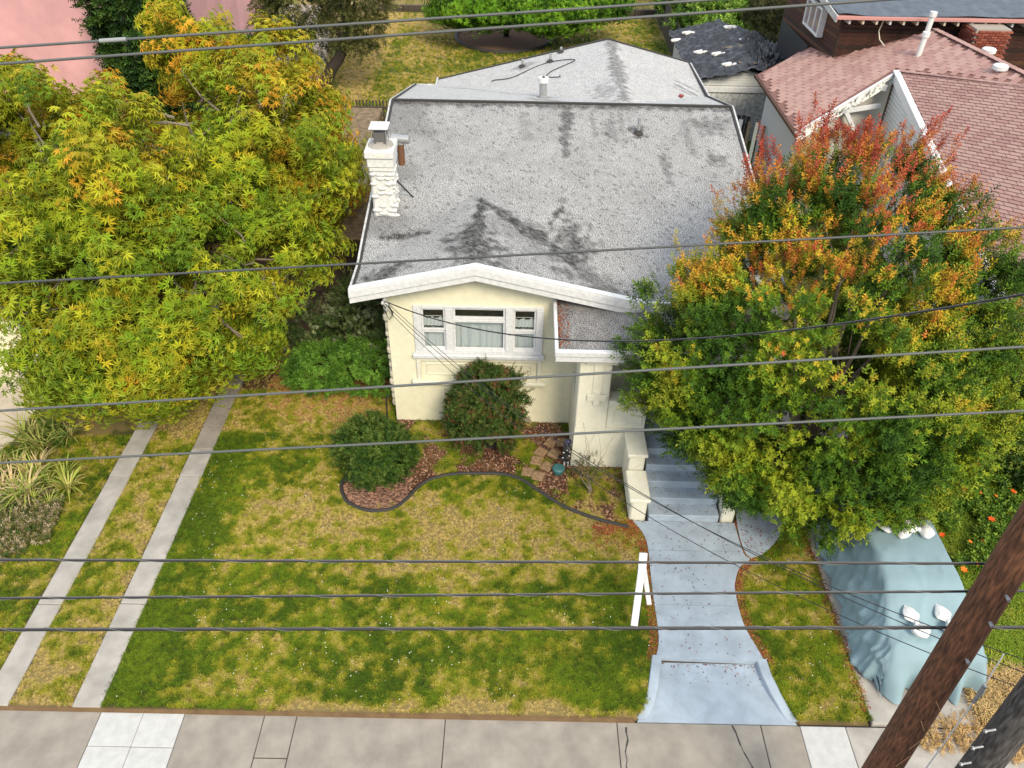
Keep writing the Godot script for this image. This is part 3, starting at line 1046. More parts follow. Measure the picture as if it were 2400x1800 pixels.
func build_porch() -> void:
	# porch roof, a flat shed in front of the wall
	var pr := MB.new()
	var rows := []
	var cols := []
	for j in 36:
		var row := PackedVector3Array()
		var cr := PackedColorArray()
		for i in 100:
			var x: float = lerp(0.93, 5.4, i / 99.0)
			var z: float = lerp(-7.59, -5.93, j / 35.0)
			row.push_back(Vector3(x, lerp(3.58, 3.40, j / 35.0), z))
			var f := nz.get_noise_2d(x * 330, z * 330)
			var b := 0.30 * (1 + 0.35 * f) + 0.03 * nz.get_noise_2d(x * 60, z * 60)
			var c := Color(b * 1.03, b, b * 0.99)
			cr.push_back(c)
		rows.push_back(row); cols.push_back(cr)
	pr.sheet(rows, true, cols)
	var r := part("porch_roof", pr, M.gravel, house)
	r.set_meta("label", "darker gravel porch roof below the gable")
	var bs := MB.new()
	bs.upright(PackedVector2Array([Vector2(0.92, 3.22), Vector2(5.42, 3.22), Vector2(5.42, 3.36), Vector2(0.92, 3.36)]), -5.96, -7.58)
	part("porch_ceiling", bs, M.white_old, house)
	var tr := MB.new()
	tr.beam(Vector3(0.885, 3.53, -7.6), Vector3(0.885, 3.36, -5.9), 0.07, 0.22)
	part("porch_rake", tr, M.white, house)
	var gu := MB.new()
	gu.box(Vector3(0.85, 3.30, -5.93), Vector3(5.45, 3.43, -5.82), 0.015)
	part("gutter", gu, M.white, house)
	var gf := MB.new()
	gf.box(Vector3(0.87, 3.15, -5.95), Vector3(5.43, 3.297, -5.86), 0.008)
	part("porch_fascia", gf, M.white, house)
	# square pillar with a cross in relief
	var pi := MB.new()
	pi.box(Vector3(1.40, 1.15, -6.75), Vector3(2.08, 3.15, -6.10), 0.02)
	pi.box(Vector3(1.52, 2.96, -6.09), Vector3(2.18, 3.06, -6.03), 0.01)
	var po := part("pillar", pi, M.stucco_light, house)
	po.set_meta("label", "cream porch pillar with a cross in relief")
	var cr2 := MB.new()
	cr2.box(Vector3(1.70, 2.0, -6.1), Vector3(1.90, 2.96, -6.075), 0.008)
	cr2.box(Vector3(1.60, 1.98, -6.075), Vector3(2.02, 2.14, -6.05), 0.008)
	cr2.box(Vector3(1.74, 1.86, -6.074), Vector3(1.88, 2.24, -6.045), 0.008)
	sub("cross_relief", cr2, M.stucco_light, po)
	var pl2 := MB.new()
	pl2.upright(PackedVector2Array([Vector2(1.37, -0.1), Vector2(2.93, -0.1), Vector2(2.93, 1.15), Vector2(1.40, 1.15)]), -6.10, -6.40)
	pl2.box(Vector3(1.39, -0.1, -7.6), Vector3(1.65, 1.6, -6.405))
	part("porch_base_wall", pl2, M.stucco_light, house)
	var pp := MB.new()
	pp.box(Vector3(2.085, 1.155, -6.35), Vector3(2.93, 1.84, -6.13), 0.01)
	part("porch_parapet", pp, M.stucco_light, house)
	var pc := MB.new()
	pc.box(Vector3(2.085, 1.84, -6.45), Vector3(2.98, 1.96, -6.08), 0.015)
	part("parapet_cap", pc, M.stucco_light, house)
	var fm := MB.new()
	for b in [[2.2, 1.66, 2.85, 1.69], [2.2, 1.28, 2.85, 1.31], [2.2, 1.31, 2.23, 1.66], [2.82, 1.31, 2.85, 1.66]]:
		fm.box(Vector3(b[0], b[1], -6.13), Vector3(b[2], b[3], -6.11), 0.005)
	part("parapet_panel", fm, M.stucco_light, house)
	var rp := MB.new()
	rp.box(Vector3(4.5, -0.1, -6.7), Vector3(5.2, 3.15, -6.1), 0.02)
	part("pillar", rp, M.stucco_light, house)
	var pf := MB.new()
	pf.box(Vector3(1.66, 0.7, -7.6), Vector3(5.2, 0.93, -6.4), 0.01)
	part("porch_floor", pf, M.blue, house)
	var dr := MB.new()
	dr.box(Vector3(3.2, 0.93, -7.6), Vector3(4.1, 2.95, -7.55), 0.01)
	part("front_door", dr, M.siding_dark, house)
	# steps
	var st := thing("front_steps", "grey-blue painted steps between cream cheek walls up to the porch", "steps", Vector3(3.7, 0, -5.2))
	for k in 5:
		var mb := MB.new()
		mb.box(Vector3(2.95, -0.05, -6.4), Vector3(4.43, 0.05 + 0.176 * (k + 1), -4.44 - 0.325 * k), 0.012)
		if k < 4:
			mb = MB.new()
			mb.box(Vector3(2.95, 0.0 + 0.176 * k, -4.44 - 0.325 * (k + 1) - 0.02), Vector3(4.43, 0.05 + 0.176 * (k + 1), -4.44 - 0.325 * k), 0.012)
		part("step", mb, M.blue, st)
	# cheek walls with caps, the left one in two tiers
	for c in [[2.5, 2.94], [4.44, 4.82]]:
		var ck := MB.new()
		ck.box(Vector3(c[0] + 0.05, -0.08, -5.35), Vector3(c[1] - 0.05, 0.58, -4.48), 0.03)
		ck.box(Vector3(c[0] + 0.05, -0.08, -6.09), Vector3(c[1] - 0.05, 1.04, -5.36), 0.02)
		part("cheek_wall", ck, M.stucco_light, st)
		for t in [[-5.33, -4.43, 0.58, 0.67], [-6.08, -5.30, 1.04, 1.13]]:
			var cp := MB.new()
			cp.box(Vector3(c[0], t[2], t[0]), Vector3(c[1], t[3], t[1]), 0.02)
			part("cheek_cap", cp, M.stucco_light, st)

func build_chimney() -> void:
	var ch := thing("chimney", "white painted stone chimney at the left edge of the grey roof", "chimney", Vector3(-3.03, 3.9, -10.2))
	var core := MB.new()
	core.box(Vector3(-3.29, 0.0, -10.5), Vector3(-2.77, 5.5, -9.9), 0.04)
	part("stack", core, M.chimney, ch)
	# rounded field stones standing proud of the stack
	for row in 12:
		var y := 4.1 + row * 0.108
		var xx := -3.30
		while xx < -2.78:
			var w := rf(0.12, 0.24)
			if rf(0, 1) < 0.5:
				var st := MB.new()
				blob(st, Vector3(min(xx + w * 0.5, -2.80), y + rf(-0.02, 0.02), -9.89), Vector3(w * 0.55, rf(0.04, 0.055), rf(0.022, 0.045)), 0.0)
				part("stone", st, M.chimney, ch)
			xx += w
		for k in 4:
			if rf(0, 1) < 0.4: continue
			var st := MB.new()
			blob(st, Vector3(-2.775, y + rf(-0.02, 0.02), -9.96 - k * 0.15), Vector3(rf(0.03, 0.055), rf(0.045, 0.06), rf(0.06, 0.09)), 0.0)
			part("stone", st, M.chimney, ch)
	for b in [[-3.30, -10.52, -2.76, -9.87, 5.36, 5.46], [-3.33, -10.55, -2.74, -9.85, 5.46, 5.68], [-3.37, -10.6, -2.72, -9.81, 5.68, 5.86]]:
		var cb := MB.new()
		cb.box(Vector3(b[0], b[4], b[1]), Vector3(b[2], b[5], b[3]), 0.02)
		part("corbel", cb, M.chimney, ch)
	var cw := MB.new()
	cw.lathe(Vector3(-3.04, 5.85, -10.2), [Vector2(0.30, 0.0), Vector2(0.27, 0.05), Vector2(0.15, 0.09), Vector2(0.15, 0.12), Vector2(0.0, 0.12)], 12)
	part("mortar_crown", cw, M.concrete_light, ch)
	var fl := MB.new()
	fl.box(Vector3(-3.17, 5.92, -10.33), Vector3(-2.91, 6.18, -10.07), 0.01)
	part("flue_screen", fl, mat(lin(0.10, 0.10, 0.10), 0.6), ch)
	for k in 4:
		var lg := MB.new()
		var sx := -3.2 if k % 2 == 0 else -2.88
		var sz := -10.36 if k < 2 else -10.04
		lg.rod(Vector3(sx, 5.88, sz), Vector3(sx, 6.28, sz), 0.012, -1, 6)
		part("cap_leg", lg, M.metal, ch)
	var cap := MB.new()
	cap.box(Vector3(-3.25, 6.28, -10.42), Vector3(-2.83, 6.31, -9.98), 0.008)
	part("cap_plate", cap, M.white, ch)
	var vs := MB.new()
	vs.box(Vector3(-3.13, 5.74, -9.81), Vector3(-2.93, 5.80, -9.803), 0.002)
	part("damper_slot", vs, M.stucco_light, ch)
	var br := MB.new()
	br.rod(Vector3(-2.8, 5.05, -10.25), Vector3(-2.45, 4.42, -10.6), 0.02, -1, 6)
	part("brace", br, M.dark_edge, ch)

# lumpy ellipsoid
func blob(mb: MB, c: Vector3, r: Vector3, rough := 0.15, rings := 6, seg := 10) -> void:
	var rows := []
	var o := rf(0, 100)
	for i in rings + 1:
		var row := PackedVector3Array()
		var th := PI * i / rings
		for j in seg + 1:
			var ph := TAU * (j % seg) / seg
			var d := Vector3(sin(th) * cos(ph), cos(th), sin(th) * sin(ph))
			row.push_back(c + d * r * (1.0 + rough * nz.get_noise_3d(d.x * 90 + o, d.y * 90, d.z * 90) * 2))
		rows.push_back(row)
	mb.sheet(rows)
	# poles share their normals well enough

func build_roof_fittings() -> void:
	# galvanised vent with a cap behind the ridge
	var a := thing("roof_vent", "round galvanised vent pipe standing behind the roof ridge", "vent", Vector3(0.73, 4.83, -16.41))
	var m := MB.new()
	m.lathe(Vector3(0.73, 4.83, -16.41), [Vector2(0.13, 0), Vector2(0.11, 0.1), Vector2(0.11, 0.45), Vector2(0.10, 0.46)], 16)
	part("pipe", m, M.metal, a)
	m = MB.new()
	m.lathe(Vector3(0.73, 5.29, -16.41), [Vector2(0.15, 0.0), Vector2(0.15, 0.13), Vector2(0.08, 0.14), Vector2(0.07, 0.11), Vector2(0, 0.11)], 16)
	part("cap", m, M.vinyl, a)
	m = MB.new()
	m.lathe(Vector3(0.73, 5.40, -16.41), [Vector2(0.04, 0.0), Vector2(0.035, 0.05), Vector2(0, 0.06)], 8)
	part("stem", m, M.dark_edge, a)
	# plumbing vents
	var i := 0
	for v in [[3.16, -13.4, 0.42, "slim grey plumbing vent on the front roof slope"], [0.14, -20.35, 0.24, "short grey vent pipe nearest the left of the back roof edge"], [1.05, -20.2, 0.26, "short grey vent pipe with a cable looped at its foot"], [1.42, -20.95, 0.16, "tiny grey pipe at the back roof edge left of the peak"]]:
		var y := roof_h(v[0], v[1])
		var t := thing("plumbing_vent", v[3], "vent", Vector3(v[0], y, v[1]), "plumbing vents on the grey roof")
		var p := MB.new()
		p.rod(Vector3(v[0], y - 0.05, v[1]), Vector3(v[0], y + v[2], v[1]), 0.045, -1, 10)
		part("pipe", p, M.metal, t)
		var f := MB.new()
		f.lathe(Vector3(v[0], y, v[1]), [Vector2(0.14, 0.0), Vector2(0.06, 0.06), Vector2(0.05, 0.09)], 12)
		part("flashing", f, M.dark_edge, t)
		i += 1
	# rusty flue with a galvanised hood
	var b := thing("furnace_flue", "rusty flue pipe with a galvanised hood beside the white chimney", "flue", Vector3(-2.85, 4.65, -11.9))
	m = MB.new()
	m.rod(Vector3(-2.85, 4.6, -11.9), Vector3(-2.85, 5.22, -11.9), 0.085, -1, 12)
	part("pipe", m, M.rust, b)
	m = MB.new()
	m.rod(Vector3(-3.05, 5.33, -11.9), Vector3(-2.62, 5.33, -11.85), 0.105, -1, 12)
	m.rod(Vector3(-2.85, 5.2, -11.9), Vector3(-2.85, 5.33, -11.9), 0.1, -1, 12)
	part("hood", m, M.metal, b)
	# loose cable lying on the back roof
	var path := curve2([-0.85, -19.5, -0.78, -19.6, -0.2, -19.45, 0.49, -19.93, 1.05, -20.12, 1.6, -19.95, 1.82, -19.7, 1.4, -19.4, 1.05, -19.15, 0.9, -18.75, 1.27, -18.45, 1.3, -18.6], false, 8)
	var pp := PackedVector3Array()
	for q in path: pp.push_back(Vector3(q.x, roof_h(q.x, q.y) + 0.02, q.y))
	m = MB.new()
	m.tube(pp, PackedFloat32Array([0.014]), 5)
	tag(part("roof_cable", m, M.black), "loose dark cable looping over the pale back roof", "cable")
	m = MB.new()
	blob(m, Vector3(4.86, roof_h(4.86, -17.0) + 0.05, -17.0), Vector3(0.075, 0.05, 0.06), 0.2)
	tag(part("ball", m, mat(lin(0.2, 0.02, 0.015), 0.5)), "small red and black ball lying on the back roof", "ball")

# ---------------------------------------------------------------- shingled roofs
# lays tabs over a convex polygon; the nearest "singles" of them become parts, the rest one mass
func shingle(poly: PackedVector3Array, udir: Vector3, w: float, e: float, tones: Array, out: Array, vdir := Vector3.ZERO) -> void:
	var n := (poly[1] - poly[0]).cross(poly[2] - poly[0]).normalized()
	if n.y < 0: n = -n
	var u := (udir - n * udir.dot(n)).normalized()
	var v := n.cross(u)
	if v.y > 0: v = -v     # down the slope
	if vdir != Vector3.ZERO: v = (vdir - n * vdir.dot(n)).normalized()
	var c := u.dot(v)
	var p2 := PackedVector2Array()
	var lo := Vector2(1e9, 1e9)
	var hi := -lo
	for p in poly:
		var d := p - poly[0]
		var du := d.dot(u)
		var dv := d.dot(v)
		var q := Vector2((du - c * dv) / (1 - c * c), (dv - c * du) / (1 - c * c))
		p2.push_back(q)
		lo = lo.min(q); hi = hi.max(q)
	var r := 0
	var y := lo.y + e * 0.5
	while y < hi.y:
		var x := lo.x + (w * 0.5 if r % 2 else 0.0) + rf(-0.02, 0.02)
		while x < hi.x + w:
			var q := Vector2(x, y)
			var ok := true
			for cx in [-0.42, 0.42]:
				for cy in [-0.4, 0.4]:
					if not Geometry2D.is_point_in_polygon(q + Vector2(cx * w, cy * e), p2): ok = false
			if ok:
				out.push_back([poly[0] + u * x + v * y + n * (0.012 + rf(0, 0.004)), rng.randi() % tones.size()])
			x += w
		y += e
		r += 1
	out.push_back([u, v, n])

# one tab lying along u and v, slightly lifted at its lower edge
func tab_mesh(u: Vector3, v: Vector3, n: Vector3, w: float, e: float) -> ArrayMesh:
	var mb := MB.new()
	var p := []
	for k in 2:
		for q in [Vector2(-1, -1), Vector2(1, -1), Vector2(1, 1), Vector2(-1, 1)]:
			p.push_back(u * q.x * w * 0.5 + v * q.y * e * 0.5 + n * ((0.006 + 0.008 * (q.y + 1)) if k else -0.01))
	mb.quad(p[4], p[5], p[6], p[7])
	for i in 4:
		mb.quad(p[i], p[(i + 1) % 4], p[4 + (i + 1) % 4], p[4 + i])
	return mb.mesh()

func felt(poly: PackedVector3Array, th: float, m: Material, parent: Node, called := "roof_deck") -> void:
	var mb := MB.new()
	var k := poly.size()
	var dn := Vector3(0, -th, 0)
	for i in range(1, k - 1):
		mb.tri(poly[0], poly[i], poly[i + 1])
		mb.tri(poly[0] + dn, poly[i + 1] + dn, poly[i] + dn)
	for i in k:
		var a := poly[i]
		var b := poly[(i + 1) % k]
		mb.quad(a + dn, b + dn, b, a)
	part(called, mb, m, parent)

func vwall(a: Vector3, b: Vector3, y0: float, th: float, called: String, m: Material, parent: Node) -> void:
	# vertical wall below the line a-b down to y0
	var d := Vector3(b.x - a.x, 0, b.z - a.z).normalized()
	var s := Vector3(-d.z, 0, d.x) * th
	var mb := MB.new()
	var a0 := Vector3(a.x, y0, a.z)
	var b0 := Vector3(b.x, y0, b.z)
	mb.quad(a0, b0, b, a); mb.quad(b0 + s, a0 + s, a + s, b + s)
	mb.quad(a0 + s, a0, a, a + s); mb.quad(b0, b0 + s, b + s, b); mb.quad(a, b, b + s, a + s)
	part(called, mb, m, parent)

func build_right_house() -> void:
	var h := thing("shingled_house", "neighbouring house with rose shingle roof, white peeling gables and brown upper storey", "house", Vector3(13, 0, -15))
	var P1 := Vector3(8.86, 3.41, -23.5)
	var P2 := Vector3(8.85, 3.40, -17.82)
	var P3 := Vector3(12.24, 4.76, -19.76)
	var Q2 := Vector3(14.9, 5.82, -14.77)
	var R1 := Vector3(14.10, 5.50, -21.93)
	var R2 := Vector3(14.75, 5.76, -14.6)
	var W := Vector3(11.19, 4.34, -22.59)
	var V := Vector3(10.86, 4.21, -24.3)
	var L3 := Vector3(10.97, 3.06, -7.05)
	var E1 := Vector3(13.4, 4.4, -6.5)
	var tones := [Color(0.50, 0.30, 0.262), Color(0.46, 0.262, 0.23), Color(0.54, 0.335, 0.295), Color(0.44, 0.25, 0.222), Color(0.51, 0.32, 0.27)]
	var base := mat(lin(0.20, 0.10, 0.085), 0.95)
	for q in [PackedVector3Array([P1, P2, P3, W, V]), PackedVector3Array([P3, Q2, R2, R1, W]), PackedVector3Array([P3, L3, E1, Q2])]: felt(q, 0.10, base, h)
	var tmats := []
	var grit := grain(30, 0.1, 0.72, 1.0, 3)
	for c in tones:
		tmats.push_back(mat(lin(c.r, c.g, c.b), 0.95, grit, 0.9))
	var vcm := mat(Color(1, 1, 1), 0.95, grit, 0.9, true)
	for side in [[PackedVector3Array([P1, P2, P3, Q2, R2, R1, W, V]), P3 - P2, Vector3.ZERO], [PackedVector3Array([P3, L3, E1, Q2]), Q2 - P3, L3 - P3]]:
		var o := []
		shingle(side[0], side[1], 0.36, 0.2, tones, o, side[2])
		var fr0: Array = o.pop_back()
		var tm := tab_mesh(fr0[0], fr0[1], fr0[2], 0.342, 0.188)
		o.sort_custom(func(a, b): return a[0].z > b[0].z)
		var xf := []
		var cols := PackedColorArray()
		var count := 0
		for q in o:
			var p: Vector3 = q[0]
			var seen: bool = side[2] != Vector3.ZERO and p.x < 11.35 + (-7.1 - p.z) * 0.39 and p.z < -8.6
			if seen and count < 295:
				var sh := partm("shingle", tm, tmats[q[1]], h)
				sh.position = p - h.position
				count += 1
			else:
				xf.push_back(Transform3D(Basis(), p)); cols.push_back(tones[q[1]])
		multi("shingle_field", tm, vcm, xf, cols, h).set_meta("kind", "stuff")
	# ridge caps over the front wing and along the high ridge
	for ln in [[P3, Q2], [R1, R2]]:
		var nn := int(ln[0].distance_to(ln[1]) / 0.28)
		for i in nn:
			var mb := MB.new()
			var a: Vector3 = ln[0].lerp(ln[1], float(i) / nn) + Vector3(0, 0.045, 0)
			var b: Vector3 = ln[0].lerp(ln[1], float(i + 1.1) / nn) + Vector3(0, 0.035, 0)
			mb.beam(a, b, 0.22, 0.018)
			part("ridge_cap", mb, tmats[rng.randi() % 5], h)
	# eaves and white barge boards
	var board := func(called: String, a: Vector3, b: Vector3, hh: float, w: float, m: Material) -> void:
		var mb := MB.new()
		mb.beam(a, b, w, hh)
		part(called, mb, m, h)
	var flake := mat(lin(0.76, 0.77, 0.77), 0.8, peel_texture(), 1.1)
	board.call("barge_board", P2 + Vector3(-0.05, -0.12, 0.06), P3 + Vector3(0.05, -0.12, 0.06), 0.36, 0.06, flake)
	board.call("barge_trim", P2 + Vector3(-0.06, 0.045, 0.085), P3 + Vector3(0.05, 0.045, 0.085), 0.07, 0.07, M.white)
	board.call("barge_board", P3 + Vector3(-0.03, -0.10, 0.12), L3 + Vector3(-0.06, -0.10, 0), 0.32, 0.14, M.white)
	board.call("barge_trim", P3 + Vector3(-0.05, 0.065, 0.12), L3 + Vector3(-0.09, 0.065, 0), 0.05, 0.2, M.white)
	board.call("gutter", P1 + Vector3(-0.06, -0.04, 0), P2 + Vector3(-0.06, -0.04, 0.15), 0.10, 0.10, mat(lin(0.17, 0.075, 0.04), 0.8, M.rust.albedo_texture, 1.5))
	board.call("eave_board", L3 + Vector3(0, -0.08, 0.05), E1 + Vector3(0, -0.08, 0.05), 0.14, 0.08, M.stucco_light)
	board.call("bracket", Vector3(10.45, 3.85, -18.6), Vector3(10.75, 3.85, -19.3), 0.15, 0.16, M.white_old)
	board.call("bracket", Vector3(11.85, 4.35, -19.35), Vector3(12.05, 4.3, -19.9), 0.18, 0.16, M.white_old)
	board.call("collar_beam", Vector3(10.5, 3.78, -18.8), Vector3(11.9, 3.78, -19.4), 0.15, 0.08, M.white)
	board.call("strut", Vector3(10.6, 3.75, -18.8), Vector3(11.1, 3.1, -19.0), 0.14, 0.08, M.white)
	# walls below
	var sid := mat(lin(0.62, 0.63, 0.64), 0.75)
	vwall(Vector3(9.3, 3.4, -18.5), Vector3(12.3, 4.6, -20.2), 0.0, 0.15, "wall", mat(lin(0.45, 0.43, 0.38), 0.85), h)
	vwall(Vector3(12.3, 4.62, -19.6), Vector3(11.35, 3.0, -7.3), 0.0, -0.15, "wall", sid, h)
	vwall(Vector3(9.3, 3.4, -23.3), Vector3(9.3, 3.4, -18.5), 0.0, -0.15, "wall", mat(lin(0.45, 0.47, 0.48), 0.8), h)
	# clapboards on the gable wall below the front wing, each course a board
	for k in 17:
		var y := 4.42 - k * 0.135
		var far := Vector3(12.20, y, -19.5)
		var t1: float = clamp((4.55 - y) / 1.55, 0.02, 1.0)
		var near := far.lerp(Vector3(11.25, y, -7.4), t1)
		var mb := MB.new()
		mb.beam(far, near, 0.03, 0.13, Vector3(-0.2, 1, 0))
		part("siding_board", mb, sid, h)
	# brown upper storey
	for k in 13:
		var y := 4.0 + k * 0.14
		for f in [[Vector3(11.19, y, -22.59), Vector3(19.5, y, -22.59)], [Vector3(11.19, y, -22.59), Vector3(10.75, y, -28.0)]]:
			var mb := MB.new()
			mb.beam(f[0], f[1], 0.05, 0.132, Vector3(0, 1, 0.12), 0.004)
			part("brown_siding_board", mb, [M.siding, M.siding_dark, M.siding, M.siding_light][rng.randi() % 4] if k > 2 else [M.siding_light, M.siding][k % 2], h)
	var core := MB.new()
	core.box(Vector3(11.26, 0, -28), Vector3(19.4, 5.9, -22.68))
	part("upper_wall", core, M.siding_dark, h)
	var corner := MB.new()
	corner.box(Vector3(11.12, 4.1, -22.64), Vector3(11.21, 5.85, -22.54), 0.005)
	part("corner_board", corner, M.siding_dark, h)
	var lowl := MB.new()
	lowl.box(Vector3(10.72, 2.2, -28), Vector3(10.78, 4.25, -24.3))
	part("felt_patch", lowl, M.tarp, h)
	# tarpaulin covered upper roof with its eave
	var ur := []
	for j in 14:
		var row := PackedVector3Array()
		for i in 60:
			var x: float = lerp(10.75, 19.6, i / 59.0)
			var z: float = lerp(-22.0, -28.7, j / 13.0)
			var fold := 0.05 * sin(x * 1.3 + z * 0.9 + sin(x * 0.6) * 2) + 0.03 * nz.get_noise_2d(x * 60, z * 90)
			row.push_back(Vector3(x, 5.90 + (-22.0 - z) * 0.10 + max(fold, -0.02), z))
		ur.push_back(row)
	var tp := MB.new()
	tp.sheet(ur)
	part("roof_tarpaulin", tp, M.tarp_sun, h)
	var ev := MB.new()
	ev.box(Vector3(10.7, 5.76, -22.45), Vector3(19.6, 5.87, -21.93), 0.01)
	part("upper_eave", ev, mat(lin(0.45, 0.22, 0.20), 0.9), h)
	for k in 15:
		var mb := MB.new()
		var x := 11.2 + k * 0.46
		mb.beam(Vector3(x, 5.68, -22.55), Vector3(x, 5.68, -22.0), 0.07, 0.14)
		part("rafter_tail", mb, mat(lin(0.5, 0.42, 0.33), 0.8) if k % 3 else M.white_old, h)
	var rk := MB.new()
	rk.beam(Vector3(10.72, 5.78, -21.95), Vector3(10.72, 6.4, -28.2), 0.06, 0.22)
	part("upper_rake", rk, M.white_old, h)
	# side window of the upper storey
	var win := Node3D.new()
	win.name = "window"
	h.add_child(win)
	win.position = -h.position
	var fr := MB.new()
	for b in [[4.65, 4.73, -25.8, -23.9], [5.55, 5.63, -25.8, -23.9], [4.73, 5.55, -25.8, -25.7], [4.73, 5.55, -24.0, -23.9], [4.73, 5.55, -25.25, -25.18], [4.73, 5.55, -24.6, -24.53]]:
		fr.box(Vector3(10.84, b[0], b[2]), Vector3(11.08, b[1], b[3]), 0.008)
	sub("frame", fr, M.white, win)
	for b in [[-25.7, -25.25], [-25.18, -24.6], [-24.53, -24.0]]:
		var gl := MB.new()
		gl.box(Vector3(10.88, 4.73, b[0]), Vector3(10.90, 5.55, b[1]))
		sub("pane", gl, mat(lin(0.25, 0.2, 0.2), 0.08), win)
	# brick chimney at the far right, brick by brick
	var ch := thing("brick_chimney", "red brick chimney against the brown upper storey at the right edge", "chimney", Vector3(15.7, 4.2, -21.6))
	var bc := MB.new()
	bc.box(Vector3(15.22, 3.2, -22.4), Vector3(16.38, 5.7, -21.34))
	part("mortar_core", bc, mat(lin(0.3, 0.26, 0.22), 0.95), ch)
	var bm := MB.new()
	bm.cbox(Transform3D(), Vector3(0.215, 0.068, 0.11), 0.008)
	var bme := bm.mesh()
	var bmat := [mat(lin(0.20, 0.045, 0.025), 0.9), mat(lin(0.15, 0.035, 0.022), 0.9), mat(lin(0.25, 0.07, 0.04), 0.9)]
	for r in 16:
		for k in 6:
			var x := 15.3 + k * 0.226 + (0.11 if r % 2 else 0.0)
			if x > 16.35: continue
			var o := partm("brick", bme, bmat[rng.randi() % 3], ch)
			o.position = Vector3(x, 4.42 + r * 0.08, -21.32 + rf(-0.006, 0.006)) - ch.position
		for k in 4:
			var o := partm("brick", bme, bmat[rng.randi() % 3], ch)
			o.transform = Transform3D(Basis(Vector3.UP, PI / 2), Vector3(15.20 + rf(-0.006, 0.006), 4.42 + r * 0.08, -21.45 - k * 0.226 - (0.11 if r % 2 else 0.0)) - ch.position)
	# white vents on the rose roof
	var vi := 0
	for v in [[13.05, 5.10, -20.3, 0.62, "tall white vent pipe with square flashing on the rose roof"], [13.6, 5.32, -21.4, 0.75, "white vent pipe directly behind the tall one on the rose roof"]]:
		var t := thing("roof_vent_pipe", v[4], "vent", Vector3(v[0], v[1], v[2]), "white vents on the rose roof")
		var mb := MB.new()
		mb.rod(Vector3(v[0], v[1] - 0.3, v[2]), Vector3(v[0] + 0.04, v[1] + v[3], v[2]), 0.085, -1, 12)
		part("pipe", mb, M.vinyl, t)
		mb = MB.new()
		mb.rod(Vector3(v[0] + 0.04, v[1] + v[3] - 0.02, v[2]), Vector3(v[0] + 0.045, v[1] + v[3] + 0.13, v[2]), 0.12, -1, 12)
		part("cap", mb, M.white, t)
		mb = MB.new()
		mb.cbox(Transform3D(Basis(Vector3.FORWARD, -0.15), Vector3(v[0], v[1] - 0.08, v[2])), Vector3(0.42, 0.02, 0.42), 0.005)
		part("flashing", mb, M.white, t)
	for v in [[14.2, 5.60, -17.4, "low round white vent on the rose roof near its ridge"], [14.9, 5.45, -19.6, "tilted white vent cap in front of the brown wall"]]:
		var t := thing("mushroom_vent", v[3], "vent", Vector3(v[0], v[1], v[2]), "white vents on the rose roof")
		var mb := MB.new()
		mb.lathe(Vector3(v[0], v[1] - 0.14, v[2]), [Vector2(0.10, 0), Vector2(0.10, 0.14), Vector2(0.22, 0.15), Vector2(0.22, 0.25), Vector2(0.18, 0.28), Vector2(0, 0.28)], 16)
		part("cap", mb, M.white, t)
	# antenna lead hanging down the brown wall, conduit on the chimney
	var ld := MB.new()
	ld.tube(PackedVector3Array([Vector3(12.45, 5.7, -22.3), Vector3(12.43, 5.3, -22.4), Vector3(12.5, 5.05, -22.3), Vector3(12.55, 4.96, -21.9)]), PackedFloat32Array([0.02]), 6)
	tag(part("cable_lead", ld, M.stucco_light), "pale cable hanging from the eave onto the rose roof", "cable")

func peel_texture() -> ImageTexture:
	var f := FastNoiseLite.new()
	f.seed = 77; f.frequency = 0.014; f.fractal_octaves = 4
	var a := f.get_seamless_image(256, 256)
	a.convert(Image.FORMAT_L8)
	var d := a.get_data()
	var o := PackedByteArray()
	o.resize(256 * 256 * 3)
	for i in d.size():
		var k := d[i]
		var v := 255
		if k > 158: v = 80 + (k * 7) % 40
		elif k > 150: v = 160
		o[i * 3] = v; o[i * 3 + 1] = v; o[i * 3 + 2] = int(v * 0.98)
	return ImageTexture.create_from_image(Image.create_from_data(256, 256, false, Image.FORMAT_RGB8, o))

func fence_run(called: String, label: String, a: Vector3, b: Vector3, hgt: float, bw: float, gap: float, m: Material, pointed := false) -> void:
	var t := thing(called, label, "fence", (a + b) * 0.5)
	var d := (b - a).normalized()
	var nrm := Vector3(-d.z, 0, d.x)
	var n := int(a.distance_to(b) / (bw + gap))
	for i in n:
		var p := a + d * (i + 0.5) * (bw + gap)
		var mb := MB.new()
		var hh := hgt + rf(-0.03, 0.03)
		mb.cbox(Transform3D(Basis(d, Vector3.UP, nrm) * Basis(Vector3.FORWARD, rf(-0.012, 0.012)), p + Vector3(0, hh * 0.5, 0)), Vector3(bw, hh, 0.022), 0.005)
		part("picket" if pointed else "board", mb, m, t)
	for y in [0.3, hgt - 0.3]:
		var r := MB.new()
		r.beam(a + Vector3(0, y, 0) + nrm * 0.05, b + Vector3(0, y, 0) + nrm * 0.05, 0.05, 0.09)
		part("rail", r, m, t)

